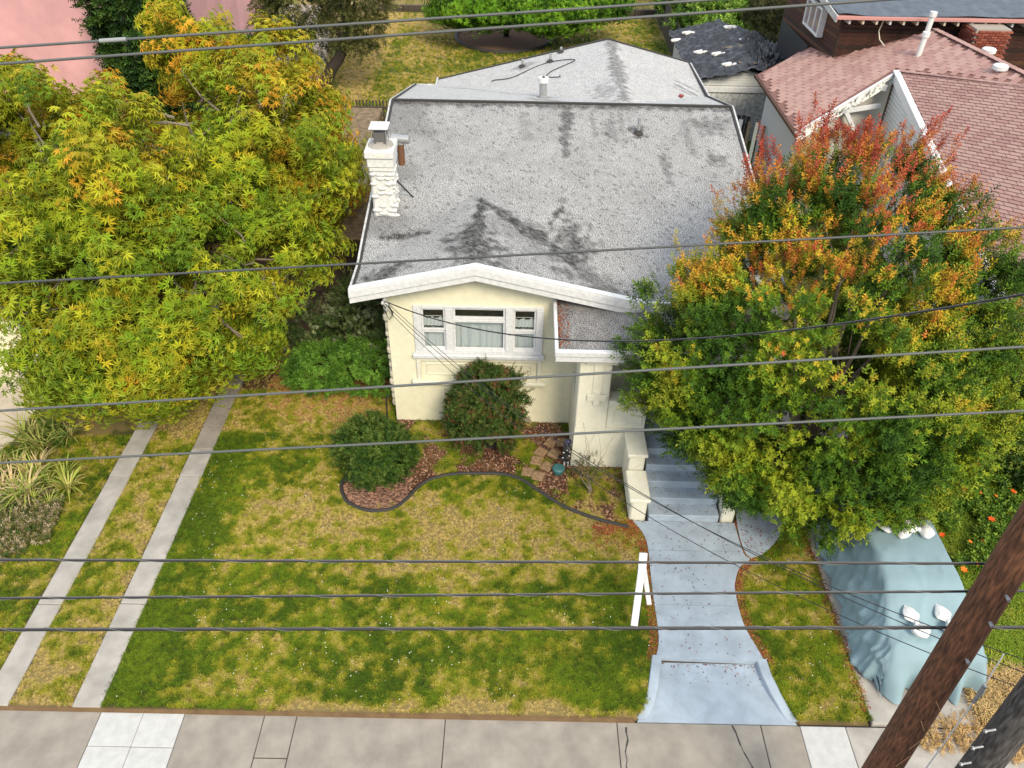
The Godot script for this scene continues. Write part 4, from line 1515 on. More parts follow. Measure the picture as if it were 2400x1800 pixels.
func build_back() -> void:
	# shed under black plastic between the two houses
	var s := thing("tarpaulin_shed", "low white shed whose roof is covered with wrinkled black plastic", "shed", Vector3(9, 0, -28))
	var rows := []
	for j in 88:
		var row := PackedVector3Array()
		for i in 90:
			var x: float = lerp(6.9, 11.4, i / 89.0)
			var z: float = lerp(-25.3, -32.2, j / 87.0)
			var y: float = 3.0 - 0.24 * abs(x - 9.1) + 0.07 * pow(abs(sin(z * 3.1 + x * 0.5 + sin(x * 2) * 0.8)), 4.0) + 0.2 * abs(nz.get_noise_2d(x * 120, z * 200))
			if x > 9.6 and j < 60: y += 0.5 * abs(nz.get_noise_2d(x * 240, z * 170)) + 0.2 * abs(nz.get_noise_2d(x * 500, z * 400))
			row.push_back(Vector3(x + 0.1 * nz.get_noise_2d(z * 200, 5), y, z + 0.08 * nz.get_noise_2d(x * 200, 9)))
		rows.push_back(row)
	var tp := MB.new()
	tp.sheet(rows)
	var tarp_mat := mat(lin(0.020, 0.021, 0.026), 0.42)
	part("plastic_sheet", tp, tarp_mat, s)
	var gw := MB.new()
	gw.upright(PackedVector2Array([Vector2(7.2, 0), Vector2(11.2, 0), Vector2(11.2, 2.35), Vector2(9.1, 2.85), Vector2(7.2, 2.4)]), -25.75, -32)
	part("shed_wall", gw, M.white_old, s)
	for k in 5:
		var b := MB.new()
		var hw: float = 1.75 - k * 0.36
		b.box(Vector3(9.1 - max(hw, 0.2) - 0.1, 2.27 + k * 0.1, -25.75), Vector3(9.1 + max(hw, 0.2) + 0.1, 2.36 + k * 0.1, -25.72), 0.004)
		part("gable_board", b, M.vinyl, s)
	var hd := MB.new()
	hd.box(Vector3(7.1, 2.0, -25.78), Vector3(11.0, 2.22, -25.68), 0.01)
	part("door_header", hd, M.white, s)
	# white sandbags and battens holding the plastic down
	var labels := ["white sandbag at the back left corner of the black plastic", "white sandbag at the left edge of the black plastic", "white sandbag near the peak of the black plastic", "pair-like white sandbag in the middle of the black plastic", "white sandbag on the left slope of the black plastic", "small white sandbag lower down the left slope of the black plastic", "white sandbag nearest the front edge of the black plastic"]
	var k2 := 0
	for v in [[7.0, -30.6], [7.55, -31.3], [9.35, -31.2], [9.75, -29.6], [7.6, -28.4], [8.2, -27.7], [8.35, -26.2]]:
		var y: float = 3.0 - 0.24 * abs(v[0] - 9.1) + 0.12
		var t := thing("sandbag", labels[k2], "sandbag", Vector3(v[0], y, v[1]), "white bags weighing down the shed plastic")
		k2 += 1
		var mb := MB.new()
		blob(mb, Vector3(v[0], y, v[1]), Vector3(0.22, 0.09, 0.12), 0.35, 7, 12)
		part("bag", mb, M.sandbag, t)
		mb = MB.new()
		blob(mb, Vector3(v[0] + 0.28, y + 0.02, v[1] + 0.03), Vector3(0.09, 0.07, 0.07), 0.3)
		part("tied_neck", mb, M.sandbag, t)
	for v in [[8.55, -28.3, 9.5, -28.6, "pale wooden batten across the middle of the black plastic"], [8.8, -26.2, 9.7, -26.4, "pale wooden batten by the front edge of the black plastic"]]:
		var mb := MB.new()
		mb.beam(Vector3(v[0], 3.0 - 0.24 * abs(v[0] - 9.1) + 0.1, v[1]), Vector3(v[2], 3.0 - 0.24 * abs(v[2] - 9.1) + 0.12, v[3]), 0.2, 0.03)
		tag(part("batten", mb, M.plank), v[4], "batten", "battens on the shed plastic")
	# weathered boards and junk in the gap between the houses
	fence_run("weathered_fence", "grey weathered board fence standing in the gap beside the grey roof", Vector3(6.3, 0, -24.6), Vector3(9.2, 0, -24.2), 1.6, 0.16, 0.02, M.grey_wood)
	var j := 0
	for v in [[8.2, -22.6, 0.16, M.white_old, "pale plank leaning in the gap, leftmost of four"], [8.5, -22.4, 0.12, M.plank, "tan plank leaning in the gap, second of four"], [8.75, -22.3, 0.13, M.stucco_light, "cream plank leaning in the gap, third of four"], [8.95, -22.0, 0.12, M.tan, "dark tan plank leaning in the gap, rightmost of four"]]:
		var mb := MB.new()
		mb.beam(Vector3(v[0] - 0.2, 0.0, v[1] + 1.0), Vector3(v[0] + 0.25, 1.9, v[1] - 0.4), v[2], 0.04)
		tag(part("leaning_plank", mb, v[3]), v[4], "plank", "planks leaning in the gap")
		j += 1
	var bg := MB.new()
	blob(bg, Vector3(8.0, 0.4, -21.6), Vector3(0.5, 0.42, 0.45), 0.35, 9, 14)
	tag(part("rubbish_bag", bg, M.tarp), "black rubbish bag heaped in the gap beside the planks", "bag")
	var bx := MB.new()
	bx.cbox(Transform3D(Basis(Vector3.UP, 0.4), Vector3(7.3, 0.35, -22.6)), Vector3(0.6, 0.7, 0.5), 0.02)
	bx.cbox(Transform3D(Basis(Vector3.UP, 0.4), Vector3(7.3, 0.72, -22.6)), Vector3(0.64, 0.05, 0.54), 0.01)
	tag(part("brown_bin", bx, mat(lin(0.22, 0.10, 0.05), 0.8)), "brown lidded bin in the gap right of the grey roof", "bin")
	# back yard: bed ring, retaining edge, fences
	var ring := MB.new()
	var rp := PackedVector3Array()
	for i in 49:
		var a := TAU * i / 48.0
		rp.push_back(Vector3(-0.85 + cos(a) * 2.65, 0.06, -40.1 + sin(a) * 3.0))
	ring.tube(rp, PackedFloat32Array([0.11]), 7, false)
	tag(part("bed_ring", ring, M.dark_edge), "black plastic ring edging a round bed in the back yard", "edging")
	var bed := MB.new()
	var bp := PackedVector2Array()
	for i in 32: bp.push_back(Vector2(-0.85 + cos(TAU * i / 32) * 2.6, -40.1 + sin(TAU * i / 32) * 2.95))
	bed.slab(bp, -0.05, 0.03)
	ground_piece("round_bed", bed, mat(lin(0.30, 0.16, 0.08), 1.0, M.soil.albedo_texture, 0.6))
	var rw := thing("timber_edging", "low dark timber retaining edge across the back of the yard", "retaining wall", Vector3(0, 0, -45.2))
	for i in 9:
		var mb := MB.new()
		mb.box(Vector3(-9 + i * 2, 0, -45.3), Vector3(-7.02 + i * 2, 0.35, -45.05), 0.02)
		part("timber", mb, M.fence, rw)
	fence_run("back_fence", "tall brown board fence along the right side of the back yard", Vector3(8.05, 0, -33.0), Vector3(8.3, 0, -46.5), 1.8, 0.15, 0.01, M.fence)
	fence_run("rear_fence", "dark board fence closing the back of the yard behind the bright green tree", Vector3(-9, 0, -49), Vector3(9, 0, -49), 1.9, 0.15, 0.01, M.fence_dark)
	fence_run("picket_fence", "short brown picket fence behind the roof's back left corner", Vector3(-7.6, 0, -26.9), Vector3(-4.6, 0, -27.1), 0.95, 0.07, 0.07, M.fence, true)

func build_left() -> void:
	# pink stucco building at the top left
	var pk := thing("pink_building", "tall plain pink stucco wall of the building behind the left trees", "building", Vector3(-24, 0, -30))
	var w := MB.new()
	w.box(Vector3(-40, 0, -40), Vector3(-13.9, 9.5, -27.6), 0.02)
	part("wall", w, M.pink, pk)
	w = MB.new()
	w.box(Vector3(-40.02, 0, -40.02), Vector3(-13.85, 0.25, -27.54), 0.02)
	part("plinth", w, M.concrete_light, pk)
	# grey-roofed cottage under the big tree
	var ct := thing("grey_roof_cottage", "cottage with dark grey shingle roof mostly hidden under the left tree", "house", Vector3(-13, 0, -12))
	w = MB.new()
	w.box(Vector3(-17, 0, -16), Vector3(-10.6, 2.9, -9.2))
	part("wall", w, M.stucco, ct)
	w = MB.new()
	w.upright(PackedVector2Array([Vector2(-17.4, 2.8), Vector2(-9.9, 2.8), Vector2(-9.9, 2.95), Vector2(-13.6, 4.4), Vector2(-17.4, 2.95)]), -9.2, -16.2)
	part("roof", w, M.rooffelt, ct)
	var o := []
	shingle(PackedVector3Array([Vector3(-9.85, 2.97, -9.15), Vector3(-9.85, 2.97, -16.2), Vector3(-13.6, 4.42, -16.2), Vector3(-13.6, 4.42, -9.15)]), Vector3(0, 0, 1), 0.3, 0.18, [0, 1, 2], o)
	var fr0: Array = o.pop_back()
	var xf := []
	var cc := PackedColorArray()
	for q in o:
		xf.push_back(Transform3D(Basis(), q[0])); cc.push_back([Color(0.13, 0.13, 0.135), Color(0.17, 0.17, 0.17), Color(0.21, 0.21, 0.21)][q[1]])
	multi("shingle_field", tab_mesh(fr0[0], fr0[1], fr0[2], 0.28, 0.17), mat(Color(1, 1, 1), 0.95, null, 1, true), xf, cc, ct).set_meta("kind", "stuff")
	w = MB.new()
	w.beam(Vector3(-9.82, 2.9, -9.1), Vector3(-9.82, 2.9, -16.2), 0.06, 0.14)
	part("eave_board", w, M.white, ct)
	# cream garage with a white panelled door at the end of the driveway
	var ga := thing("garage", "cream garage with white panelled door at the end of the driveway", "garage", Vector3(-7.3, 0, -18.5))
	w = MB.new()
	w.box(Vector3(-9.6, 0, -21), Vector3(-5.1, 2.5, -16.7))
	part("wall", w, M.stucco, ga)
	for k in 4:
		for i in 3:
			w = MB.new()
			w.box(Vector3(-8.9 + i * 0.95, 0.06 + k * 0.52, -16.7), Vector3(-7.98 + i * 0.95, 0.55 + k * 0.52, -16.64), 0.015)
			part("door_panel", w, M.white, ga)
	w = MB.new()
	w.box(Vector3(-9.9, 2.5, -21.3), Vector3(-4.8, 2.68, -16.4), 0.02)
	part("flat_roof", w, M.tan, ga)
	# dark side gate
	fence_run("side_gate", "dark brown board gate left of the house below the chimney", Vector3(-5.0, 0, -13.0), Vector3(-3.0, 0, -13.0), 1.75, 0.14, 0.012, M.fence_dark)
	var ck := MB.new()
	ck.box(Vector3(-5.1, 1.86, -16.6), Vector3(-3.0, 1.93, -13.1), 0.01)
	var cp := thing("lean_to", "flat tan lean-to roof beside the house behind the chimney", "lean-to", Vector3(-4.0, 0, -15))
	part("roof_sheet", ck, M.tan, cp)
	for q in [Vector2(-5.0, -13.3), Vector2(-5.0, -16.3), Vector2(-3.1, -13.3), Vector2(-3.1, -16.3)]:
		var mb := MB.new()
		mb.box(Vector3(q.x - 0.04, 0, q.y - 0.04), Vector3(q.x + 0.04, 1.86, q.y + 0.04), 0.005)
		part("post", mb, M.fence_dark, cp)
	# white plastic chairs on the patio
	var ctexts := ["white plastic armchair on the patio nearest the dark tree", "white plastic armchair at the top edge of the patio", "white slatted chair at the right end of the patio row", "white plastic armchair in front of the patio row"]
	var i := 0
	for v in [[-17.3, -37.6, 0.6], [-17.6, -42.0, 0.2], [-15.7, -42.6, -0.2], [-16.3, -39.6, 1.0]]:
		plastic_chair(Vector3(v[0], 0.03, v[1]), v[2], ctexts[i])
		i += 1
	# flower pots and a white figure among the patio plants
	var pot := MB.new()
	pot.lathe(Vector3(-13.2, 0.03, -36.4), [Vector2(0.0, 0.0), Vector2(0.2, 0.0), Vector2(0.3, 0.4), Vector2(0.34, 0.4), Vector2(0.34, 0.46), Vector2(0.28, 0.46), Vector2(0.26, 0.36), Vector2(0, 0.34)], 16)
	tag(part("flower_pot", pot, mat(lin(0.35, 0.12, 0.07), 0.8)), "terracotta pot on the patio beside the green bush", "pot")
	var fg := MB.new()
	fg.lathe(Vector3(-13.5, 0.03, -31.9), [Vector2(0.0, 0.0), Vector2(0.22, 0.0), Vector2(0.14, 0.3), Vector2(0.2, 0.55), Vector2(0.08, 0.72), Vector2(0.13, 0.84), Vector2(0.0, 0.96)], 12)
	tag(part("garden_figure", fg, M.white), "white garden figure standing on the patio below the green bush", "statue")
	var fl := MB.new()
	for k in 26: blob(fl, Vector3(-12.85, 0.45, -32.2) + rdir() * Vector3(0.3, 0.22, 0.25), Vector3(0.06, 0.05, 0.06), 0.2, 4, 6)
	var rfm := part("red_flowers", fl, M.red)
	tag(rfm, "clump of red flowers beside the white garden figure", "flowers")

func plastic_chair(at: Vector3, turn: float, label: String) -> void:
	var t := thing("plastic_chair", label, "chair", at, "white chairs on the patio")
	t.rotation.y = turn
	var mk := func(called: String, mb: MB) -> void:
		var o := MeshInstance3D.new()
		o.mesh = mb.mesh(); o.material_override = M.white; o.name = called
		t.add_child(o, true)
	var mb := MB.new()
	mb.box(Vector3(-0.25, 0.4, -0.24), Vector3(0.25, 0.44, 0.26), 0.015)
	mk.call("seat", mb)
	for sx in [-0.24, 0.24]:
		for sz in [-0.24, 0.24]:
			mb = MB.new()
			mb.beam(Vector3(sx * 1.1, 0, sz * 1.1), Vector3(sx, 0.41, sz), 0.05, 0.05, Vector3(0, 0, 1))
			mk.call("leg", mb)
		mb = MB.new()
		mb.tube(PackedVector3Array([Vector3(sx * 1.1, 0.42, 0.24), Vector3(sx * 1.12, 0.64, 0.2), Vector3(sx * 1.12, 0.66, -0.2), Vector3(sx, 0.7, -0.27)]), PackedFloat32Array([0.028]), 6)
		mk.call("arm", mb)
	for k in 6:
		mb = MB.new()
		mb.beam(Vector3(-0.2 + k * 0.08, 0.43, -0.24), Vector3(-0.2 + k * 0.08, 0.9, -0.36), 0.045, 0.015, Vector3(0, 0, 1))
		mk.call("back_slat", mb)
	mb = MB.new()
	mb.beam(Vector3(-0.25, 0.9, -0.36), Vector3(0.25, 0.9, -0.36), 0.03, 0.07)
	mk.call("back_rail", mb)

# ---------------------------------------------------------------- the covered car
func build_car() -> void:
	var t := thing("covered_car", "car under a grey-green cloth cover parked on the right driveway", "car", Vector3(7.35, 0.02, -2.7))
	# length profile (z from rear at the street to the front): height and half width
	var prof := [[-0.60, 0.02, 0.90], [-0.64, 0.45, 0.90], [-0.74, 0.78, 0.86], [-0.92, 0.98, 0.84], [-1.2, 1.04, 0.85], [-1.55, 1.22, 0.80], [-1.95, 1.42, 0.74], [-2.6, 1.47, 0.72], [-3.3, 1.46, 0.73], [-3.8, 1.30, 0.78], [-4.2, 1.06, 0.84], [-4.7, 1.0, 0.85], [-5.2, 0.92, 0.84], [-5.4, 0.6, 0.8], [-5.48, 0.02, 0.78]]
	var rows := []
	var cols := []
	var cx := 7.42
	var N := 72
	var MM := 80
	for i in N + 1:
		var f := float(i) / N * (prof.size() - 1)
		var k: int = min(int(f), prof.size() - 2)
		var u := f - k
		var z: float = lerp(prof[k][0], prof[k + 1][0], u)
		var hh: float = lerp(prof[k][1], prof[k + 1][1], u)
		var hw: float = lerp(prof[k][2], prof[k + 1][2], u)
		var row := PackedVector3Array()
		var cr := PackedColorArray()
		for j in MM + 1:
			var s := 2.0 * j / MM - 1.0       # -1 left hem .. 1 right hem
			var a: float = abs(s)
			var sg: float = sign(s)
			# across: flat top, rounded shoulder, draped side flaring to the hem
			var x: float
			var y: float
			if a < 0.42:
				x = a / 0.42 * hw * 0.80; y = hh - 0.03 * pow(a / 0.42, 2)
			elif a < 0.55:
				var q := (a - 0.42) / 0.13
				x = hw * (0.80 + 0.17 * sin(q * PI / 2)); y = hh - 0.03 - min(0.14, hh * 0.5) * (1 - cos(q * PI / 2))
			else:
				var q := (a - 0.55) / 0.45
				var y0: float = hh - 0.03 - min(0.14, hh * 0.5)
				y = lerp(y0, 0.03, q)
				x = hw * 0.97 + (0.10 + 0.05 * nz.get_noise_1d(z * 90)) * q + (0.06 * smooth(0.9, 0.5, y) if y0 > 0.7 else 0.0)
				var fold := sin(z * 11.0 + y * 3.5 * sg + sin(z * 3.7) * 1.5)
				x += 0.035 * fold * smooth(0.05, 0.6, q) + 0.028 * sin(z * 31 + y * 9 + sin(z * 13) * 2)
				var cr2 := pow(abs(sin(z * 4.2 - y * 5.5 + nz.get_noise_2d(z * 80, y * 80) * 2.5)), 6.0)
				x += 0.05 * cr2 * smooth(0.0, 0.3, q) + 0.16 * q * smooth(-4.6, -3.4, z) * smooth(-0.6, -1.4, z) * (1.0 if sg < 0 else 0.3)
			var zz := z
			if i < 12:
				# street end hangs in deep folds
				var e: float = 1.0 - i / 12.0
				zz += e * (0.17 * sin(s * 27.0 + sin(s * 7) * 1.8) * smooth(1.0, 0.2, y) + 0.10 - 0.34 * pow(a, 4.0))
			var yy: float = y + 0.012 * nz.get_noise_2d(x * 200 * sg, z * 200) + (0.018 * pow(abs(sin(z * 2.3 + x * sg * 3.0 + nz.get_noise_2d(x * 90, z * 90) * 3)), 8.0) if a < 0.5 else 0.0)
			row.push_back(Vector3(cx + sg * x, max(yy, 0.03), zz))
			# sun-bleached streaks along the left shoulder
			var bl: float = smooth(0.46, 0.56, a) * smooth(0.95, 0.62, a) * smooth(-0.15, 0.25, nz.get_noise_2d(z * 60 + y * 160 * sg, y * 90 - z * 30)) if s < 0 else 0.0
			var dirt := 0.9 + 0.14 * nz.get_noise_2d(x * 90 * sg, z * 90)
			cr.push_back(Color(1, 1, 1).lerp(Color(2.1, 1.55, 1.5), bl * smooth(-4.8, -3.8, z) * 0.85) * dirt)
		rows.push_back(row); cols.push_back(cr)
	var mb := MB.new()
	mb.sheet(rows, true, cols)
	var c := part("cloth_cover", mb, M.cloth, t)
	c.set_meta("label", "faded grey-green cloth cover with folds at its hem")
	for wz in [-1.35, -4.3]:
		for sx in [-0.72, 0.72]:
			var wh := MB.new()
			wh.rod(Vector3(cx + sx - 0.09, 0.32, wz), Vector3(cx + sx + 0.09, 0.32, wz), 0.29, -1, 18)
			part("wheel", wh, M.black, t)
	# bags weighing the cover down
	var labels := ["white cloth bag on the car cover, left of the two near the street", "white cloth bag on the car cover, right of the two near the street", "white cloth bag on the middle of the car cover, left of two", "white cloth bag on the middle of the car cover, right of two"]
	var k2 := 0
	for v in [[7.05, 1.15, -1.18, 0], [7.62, 1.15, -1.22, 0], [7.22, 1.50, -3.0, 1], [7.66, 1.51, -3.0, 1]]:
		var b := thing("weight_bag", labels[k2], "bag", Vector3(v[0], v[1], v[2]), "white bags on the car cover")
		k2 += 1
		var p := Vector3(v[0], v[1], v[2])
		var m1 := MB.new()
		var m2 := MB.new()
		var m3 := MB.new()
		var dirs := Vector3(-0.25, 0.10, -0.95) if v[3] == 0 else Vector3(-0.95, 0.15, -0.3)
		sack(m1, p + Vector3(0, 0.05, 0), -dirs * Vector3(1, 0, 1), 0.30, 0.17, 0.09)
		sack(m2, p + Vector3(0, 0.06, 0), dirs, 0.36, 0.14, 0.07)
		m3.rod(p + Vector3(-0.03, 0.05, 0), p + Vector3(0.03, 0.06, 0), 0.04, -1, 8)
		part("full_end", m1, M.sandbag, b)
		part("loose_end", m2, M.sandbag, b)
		part("tie", m3, M.vinyl, b)

# a limp cloth sack end: narrow at the tie, swelling, ending in a creased tip
func sack(mb: MB, at: Vector3, dir: Vector3, l: float, w: float, hgt: float) -> void:
	dir = dir.normalized()
	var side := dir.cross(Vector3.UP).normalized()
	var up := side.cross(dir)
	var rows := []
	var seedo := rf(0, 50)
	for i in 12:
		var u := i / 11.0
		var rad: float = lerp(0.25, 1.0, smooth(0.0, 0.35, u)) * (1.0 - pow(u, 4.0))
		var row := PackedVector3Array()
		for j in 21:
			var an := TAU * (j % 20) / 20.0
			var crease := 1.0 + 0.16 * sin(an * 5 + seedo) * (1.0 - smooth(0.1, 0.7, u)) + 0.22 * nz.get_noise_2d(u * 120 + seedo * 9, cos(an) * 90 + sin(an) * 60)
			row.push_back(at + dir * l * u + side * cos(an) * w * rad * crease + up * (sin(an) * hgt * rad * crease - 0.02))
		rows.push_back(row)
	mb.sheet(rows)

# ---------------------------------------------------------------- garden things
func build_garden() -> void:
	# black plastic edging round the bed
	var e := MB.new()
	var path := curve2(EDGE, false, 6)
	var pp := PackedVector3Array()
	for q in path: pp.push_back(Vector3(q.x, 0.035, q.y))
	e.tube(pp, PackedFloat32Array([0.042]), 7)
	tag(part("lawn_edging", e, M.dark_edge), "black plastic edging curving round the planting bed", "edging")
	# square terracotta stepping tiles
	var labels := ["square tan stepping tile nearest the house wall, left of its pair", "square tan stepping tile third from the wall, left column", "square tan stepping tile beside the dark figurine's left", "square tan stepping tile at the left of the middle row", "square tan stepping tile left of the teal pot", "square tan stepping tile farthest left, nearest the bed edging", "square tan stepping tile nearest the edging, right of its pair", "half hidden stepping tile against the wall behind the figurine"]
	var i := 0
	for v in [[0.94, -6.82, 0.5], [0.70, -6.50, 0.6], [1.01, -6.46, 0.5], [0.60, -6.21, 0.25], [0.84, -6.03, 0.65], [0.39, -5.84, 0.15], [0.63, -5.71, 0.3], [1.22, -6.85, 0.1]]:
		var mb := MB.new()
		mb.cbox(Transform3D(Basis(Vector3.UP, -v[2]) * Basis(Vector3.RIGHT, rf(-0.04, 0.04)), Vector3(v[0], 0.038, v[1])), Vector3(0.26, 0.05, 0.26), 0.008)
		tag(part("stepping_tile", mb, M.tile), labels[i], "stepping tile", "tan stepping tiles in the bed")
		i += 1
	# teal lidded pot
	var p := thing("garden_pot", "small round teal pot with a lid beside the stepping tiles", "pot", Vector3(1.09, 0, -5.88))
	var mb := MB.new()
	mb.lathe(Vector3(1.09, 0.0, -5.88), [Vector2(0, 0), Vector2(0.11, 0), Vector2(0.135, 0.09), Vector2(0.13, 0.12), Vector2(0.11, 0.12)], 18)
	part("bowl", mb, M.teal, p)
	mb = MB.new()
	mb.lathe(Vector3(1.09, 0.12, -5.88), [Vector2(0.145, 0), Vector2(0.145, 0.03), Vector2(0.11, 0.06), Vector2(0.03, 0.07), Vector2(0.0, 0.07)], 18)
	part("lid", mb, M.teal, p)
	# slender black and white figurine on white legs
	var f := thing("garden_figurine", "black figurine with white spots on two white legs beside the pillar", "figurine", Vector3(1.27, 0, -6.1))
	mb = MB.new()
	mb.lathe(Vector3(1.27, 0.22, -6.1), [Vector2(0, 0), Vector2(0.09, 0.0), Vector2(0.10, 0.08), Vector2(0.075, 0.2), Vector2(0.10, 0.32), Vector2(0.06, 0.42), Vector2(0.04, 0.46), Vector2(0, 0.47)], 14)
	part("body", mb, M.black, f)
	mb = MB.new()
	blob(mb, Vector3(1.27, 0.74, -6.1), Vector3(0.085, 0.09, 0.085), 0.1, 8, 12)
	part("head", mb, mat(lin(0.02, 0.02, 0.05), 0.4), f)
	for sx in [-0.045, 0.045]:
		mb = MB.new()
		mb.rod(Vector3(1.27 + sx, 0.0, -6.09), Vector3(1.27 + sx * 0.8, 0.23, -6.1), 0.022, -1, 8)
		part("leg", mb, M.white, f)
	for k in 5:
		mb = MB.new()
		blob(mb, Vector3(1.27 + [-0.08, 0.06, 0.0, -0.09, 0.05][k], [0.5, 0.53, 0.58, 0.34, 0.4][k], -6.01), Vector3(0.02, 0.018, 0.015), 0.0, 5, 8)
		part("spot", mb, M.white, f)
	# white wooden A-frame of two leaning boards with a metal stake
	var s := thing("sign_post", "white wooden sign post of two splayed boards beside the front walk", "sign post", Vector3(2.42, 0, -2.05))
	mb = MB.new()
	mb.beam(Vector3(2.33, 0.30, -1.64), Vector3(2.44, 1.22, -2.26), 0.13, 0.035, Vector3(0, 0, 1))
	part("board", mb, M.white, s)
	mb = MB.new()
	mb.beam(Vector3(2.62, 0.52, -1.95), Vector3(2.47, 1.22, -2.30), 0.09, 0.035, Vector3(0, 0, 1))
	part("board", mb, M.white, s)
	mb = MB.new()
	mb.beam(Vector3(2.44, 1.14, -2.22), Vector3(2.46, 1.42, -2.42), 0.15, 0.04, Vector3(0, 0, 1))
	part("head", mb, M.white, s)
	for k in 2:
		mb = MB.new()
		mb.rod(Vector3(2.44 + k * 0.03, 0, -1.86), Vector3(2.455 + k * 0.01, 1.1, -2.18), 0.012, -1, 6)
		part("stake", mb, M.black, s)
	# downpipe at the house corner
	mb = MB.new()
	mb.tube(PackedVector3Array([Vector3(-3.0, 0.02, -7.5), Vector3(-2.98, 0.7, -7.55), Vector3(-2.92, 0.75, -7.6)]), PackedFloat32Array([0.02]), 6)
	tag(part("hose_pipe", mb, M.black), "thin dark pipe standing at the house's front left corner", "pipe")
	# reddish fallen leaves on the walk and in the beds, and bark on the bed
	var lf := MB.new()
	leaf_oval(lf, Vector3(0, 0.0, -0.5), Vector3(0, 0, 1), Vector3.UP, 1.0, 0.5, 0.12)
	var lm := lf.mesh()
	var xf := []
	var cols := PackedColorArray()
	var put := func(x: float, y: float, z: float, c: Color, s2: float) -> void:
		xf.push_back(Transform3D(Basis(Vector3.UP, rf(0, TAU)) * Basis(Vector3.RIGHT, rf(-0.3, 0.3)) * Basis.from_scale(Vector3.ONE * s2), Vector3(x, y, z)))
		cols.push_back(c)
	var reds := [Color(0.24, 0.045, 0.022), Color(0.14, 0.03, 0.018), Color(0.36, 0.14, 0.045), Color(0.10, 0.05, 0.03)]
	for k in 220:
		var x := rf(2.8, 4.8)
		var z := -4.4 + pow(rf(0, 1), 1.6) * 3.2
		if not Geometry2D.is_point_in_polygon(Vector2(x, z), walk_poly): continue
		put.call(x, 0.06, z, reds[rng.randi() % 4] * rf(0.5, 1.0), rf(0.02, 0.045))
	for st in 5:
		for k in 45: put.call(rf(2.97, 4.42), 0.06 + 0.176 * (st + 1), -4.5 - 0.325 * st - rf(0, 0.26), reds[rng.randi() % 4] * 0.6, rf(0.02, 0.04))
	for k in 160:
		put.call(rf(4.85, 5.75), 0.06, rf(-4.6, -3.6), reds[rng.randi() % 4], rf(0.02, 0.05))
	var wl := curve2(WALK_L, false, 8)
	var wr := curve2(WALK_R, false, 8)
	for k in 6000:
		var right := rf(0, 1) < 0.45
		var ln := wr if right else wl
		var q := ln[rng.randi() % ln.size()]
		var off := pow(rf(0, 1), 2.2) * 0.15 + 0.015
		put.call(q.x + (off if right else -off), 0.035, q.y + rf(-0.08, 0.08), reds[rng.randi() % 4], rf(0.025, 0.06))
	for k in 1300:
		put.call(2.75 - pow(rf(0, 1), 1.5) * 1.0, 0.04, -4.25 + pow(rf(0, 1), 1.3) * rf(-0.25, 0.75), reds[rng.randi() % 3], rf(0.025, 0.06))
	for k in 900:
		put.call(rf(6.1, 6.3), 0.04, rf(-5, -0.2), reds[rng.randi() % 4], rf(0.025, 0.05))
	for k in 900:
		put.call(rf(4.9, 6.2), 0.03, rf(-5.4, -4.0), reds[rng.randi() % 4], rf(0.025, 0.05))
	for k in 90:
		put.call(rf(2.8, 4.6), -0.05, -1.1 + pow(rf(0, 1), 4) * 0.4, reds[rng.randi() % 4], rf(0.02, 0.045))
	for k in 260:
		var lz := rf(-7.5, -6.0)
		put.call(0.95 + pow(rf(0, 1), 2.0) * 0.22, lerp(3.40, 3.58, (-5.93 - lz) / 1.66) + 0.015, lz, reds[rng.randi() % 3], rf(0.03, 0.06))
	var lo := multi("fallen_leaves", lm, leafmat(0.8), xf, cols)
	lo.set_meta("kind", "stuff")
	tag(lo, "small reddish fallen leaves along the walk and on the steps", "leaf litter")
	xf.clear(); cols.clear()
	var browns := [Color(0.20, 0.075, 0.04), Color(0.34, 0.16, 0.09), Color(0.10, 0.045, 0.028), Color(0.52, 0.33, 0.22)]
	for k in 17000:
		var x := rf(-3.7, 2.5)
		var z := rf(-7.6, -4.4)
		if not Geometry2D.is_point_in_polygon(Vector2(x, z), bed_poly): continue
		put.call(x, 0.014, z, browns[rng.randi() % 4] * rf(0.5, 1.15), rf(0.03, 0.07))
	for k in 9000:
		put.call(rf(-6.2, -2.9), 0.02, -7.4 - pow(rf(0, 1), 0.8) * 3.2, [Color(0.36, 0.17, 0.06), Color(0.26, 0.11, 0.045), Color(0.45, 0.26, 0.10)][rng.randi() % 3], rf(0.04, 0.09))
	for k in 420:
		put.call(rf(-7.35, -6.5), 0.045, -7.0 - rf(0, 4.0), browns[rng.randi() % 3], rf(0.025, 0.05))
	var bo := multi("bark_mulch", lm, leafmat(0.95), xf, cols)
	bo.set_meta("kind", "stuff")
	tag(bo, "brown bark and dead leaves covering the beds", "mulch")

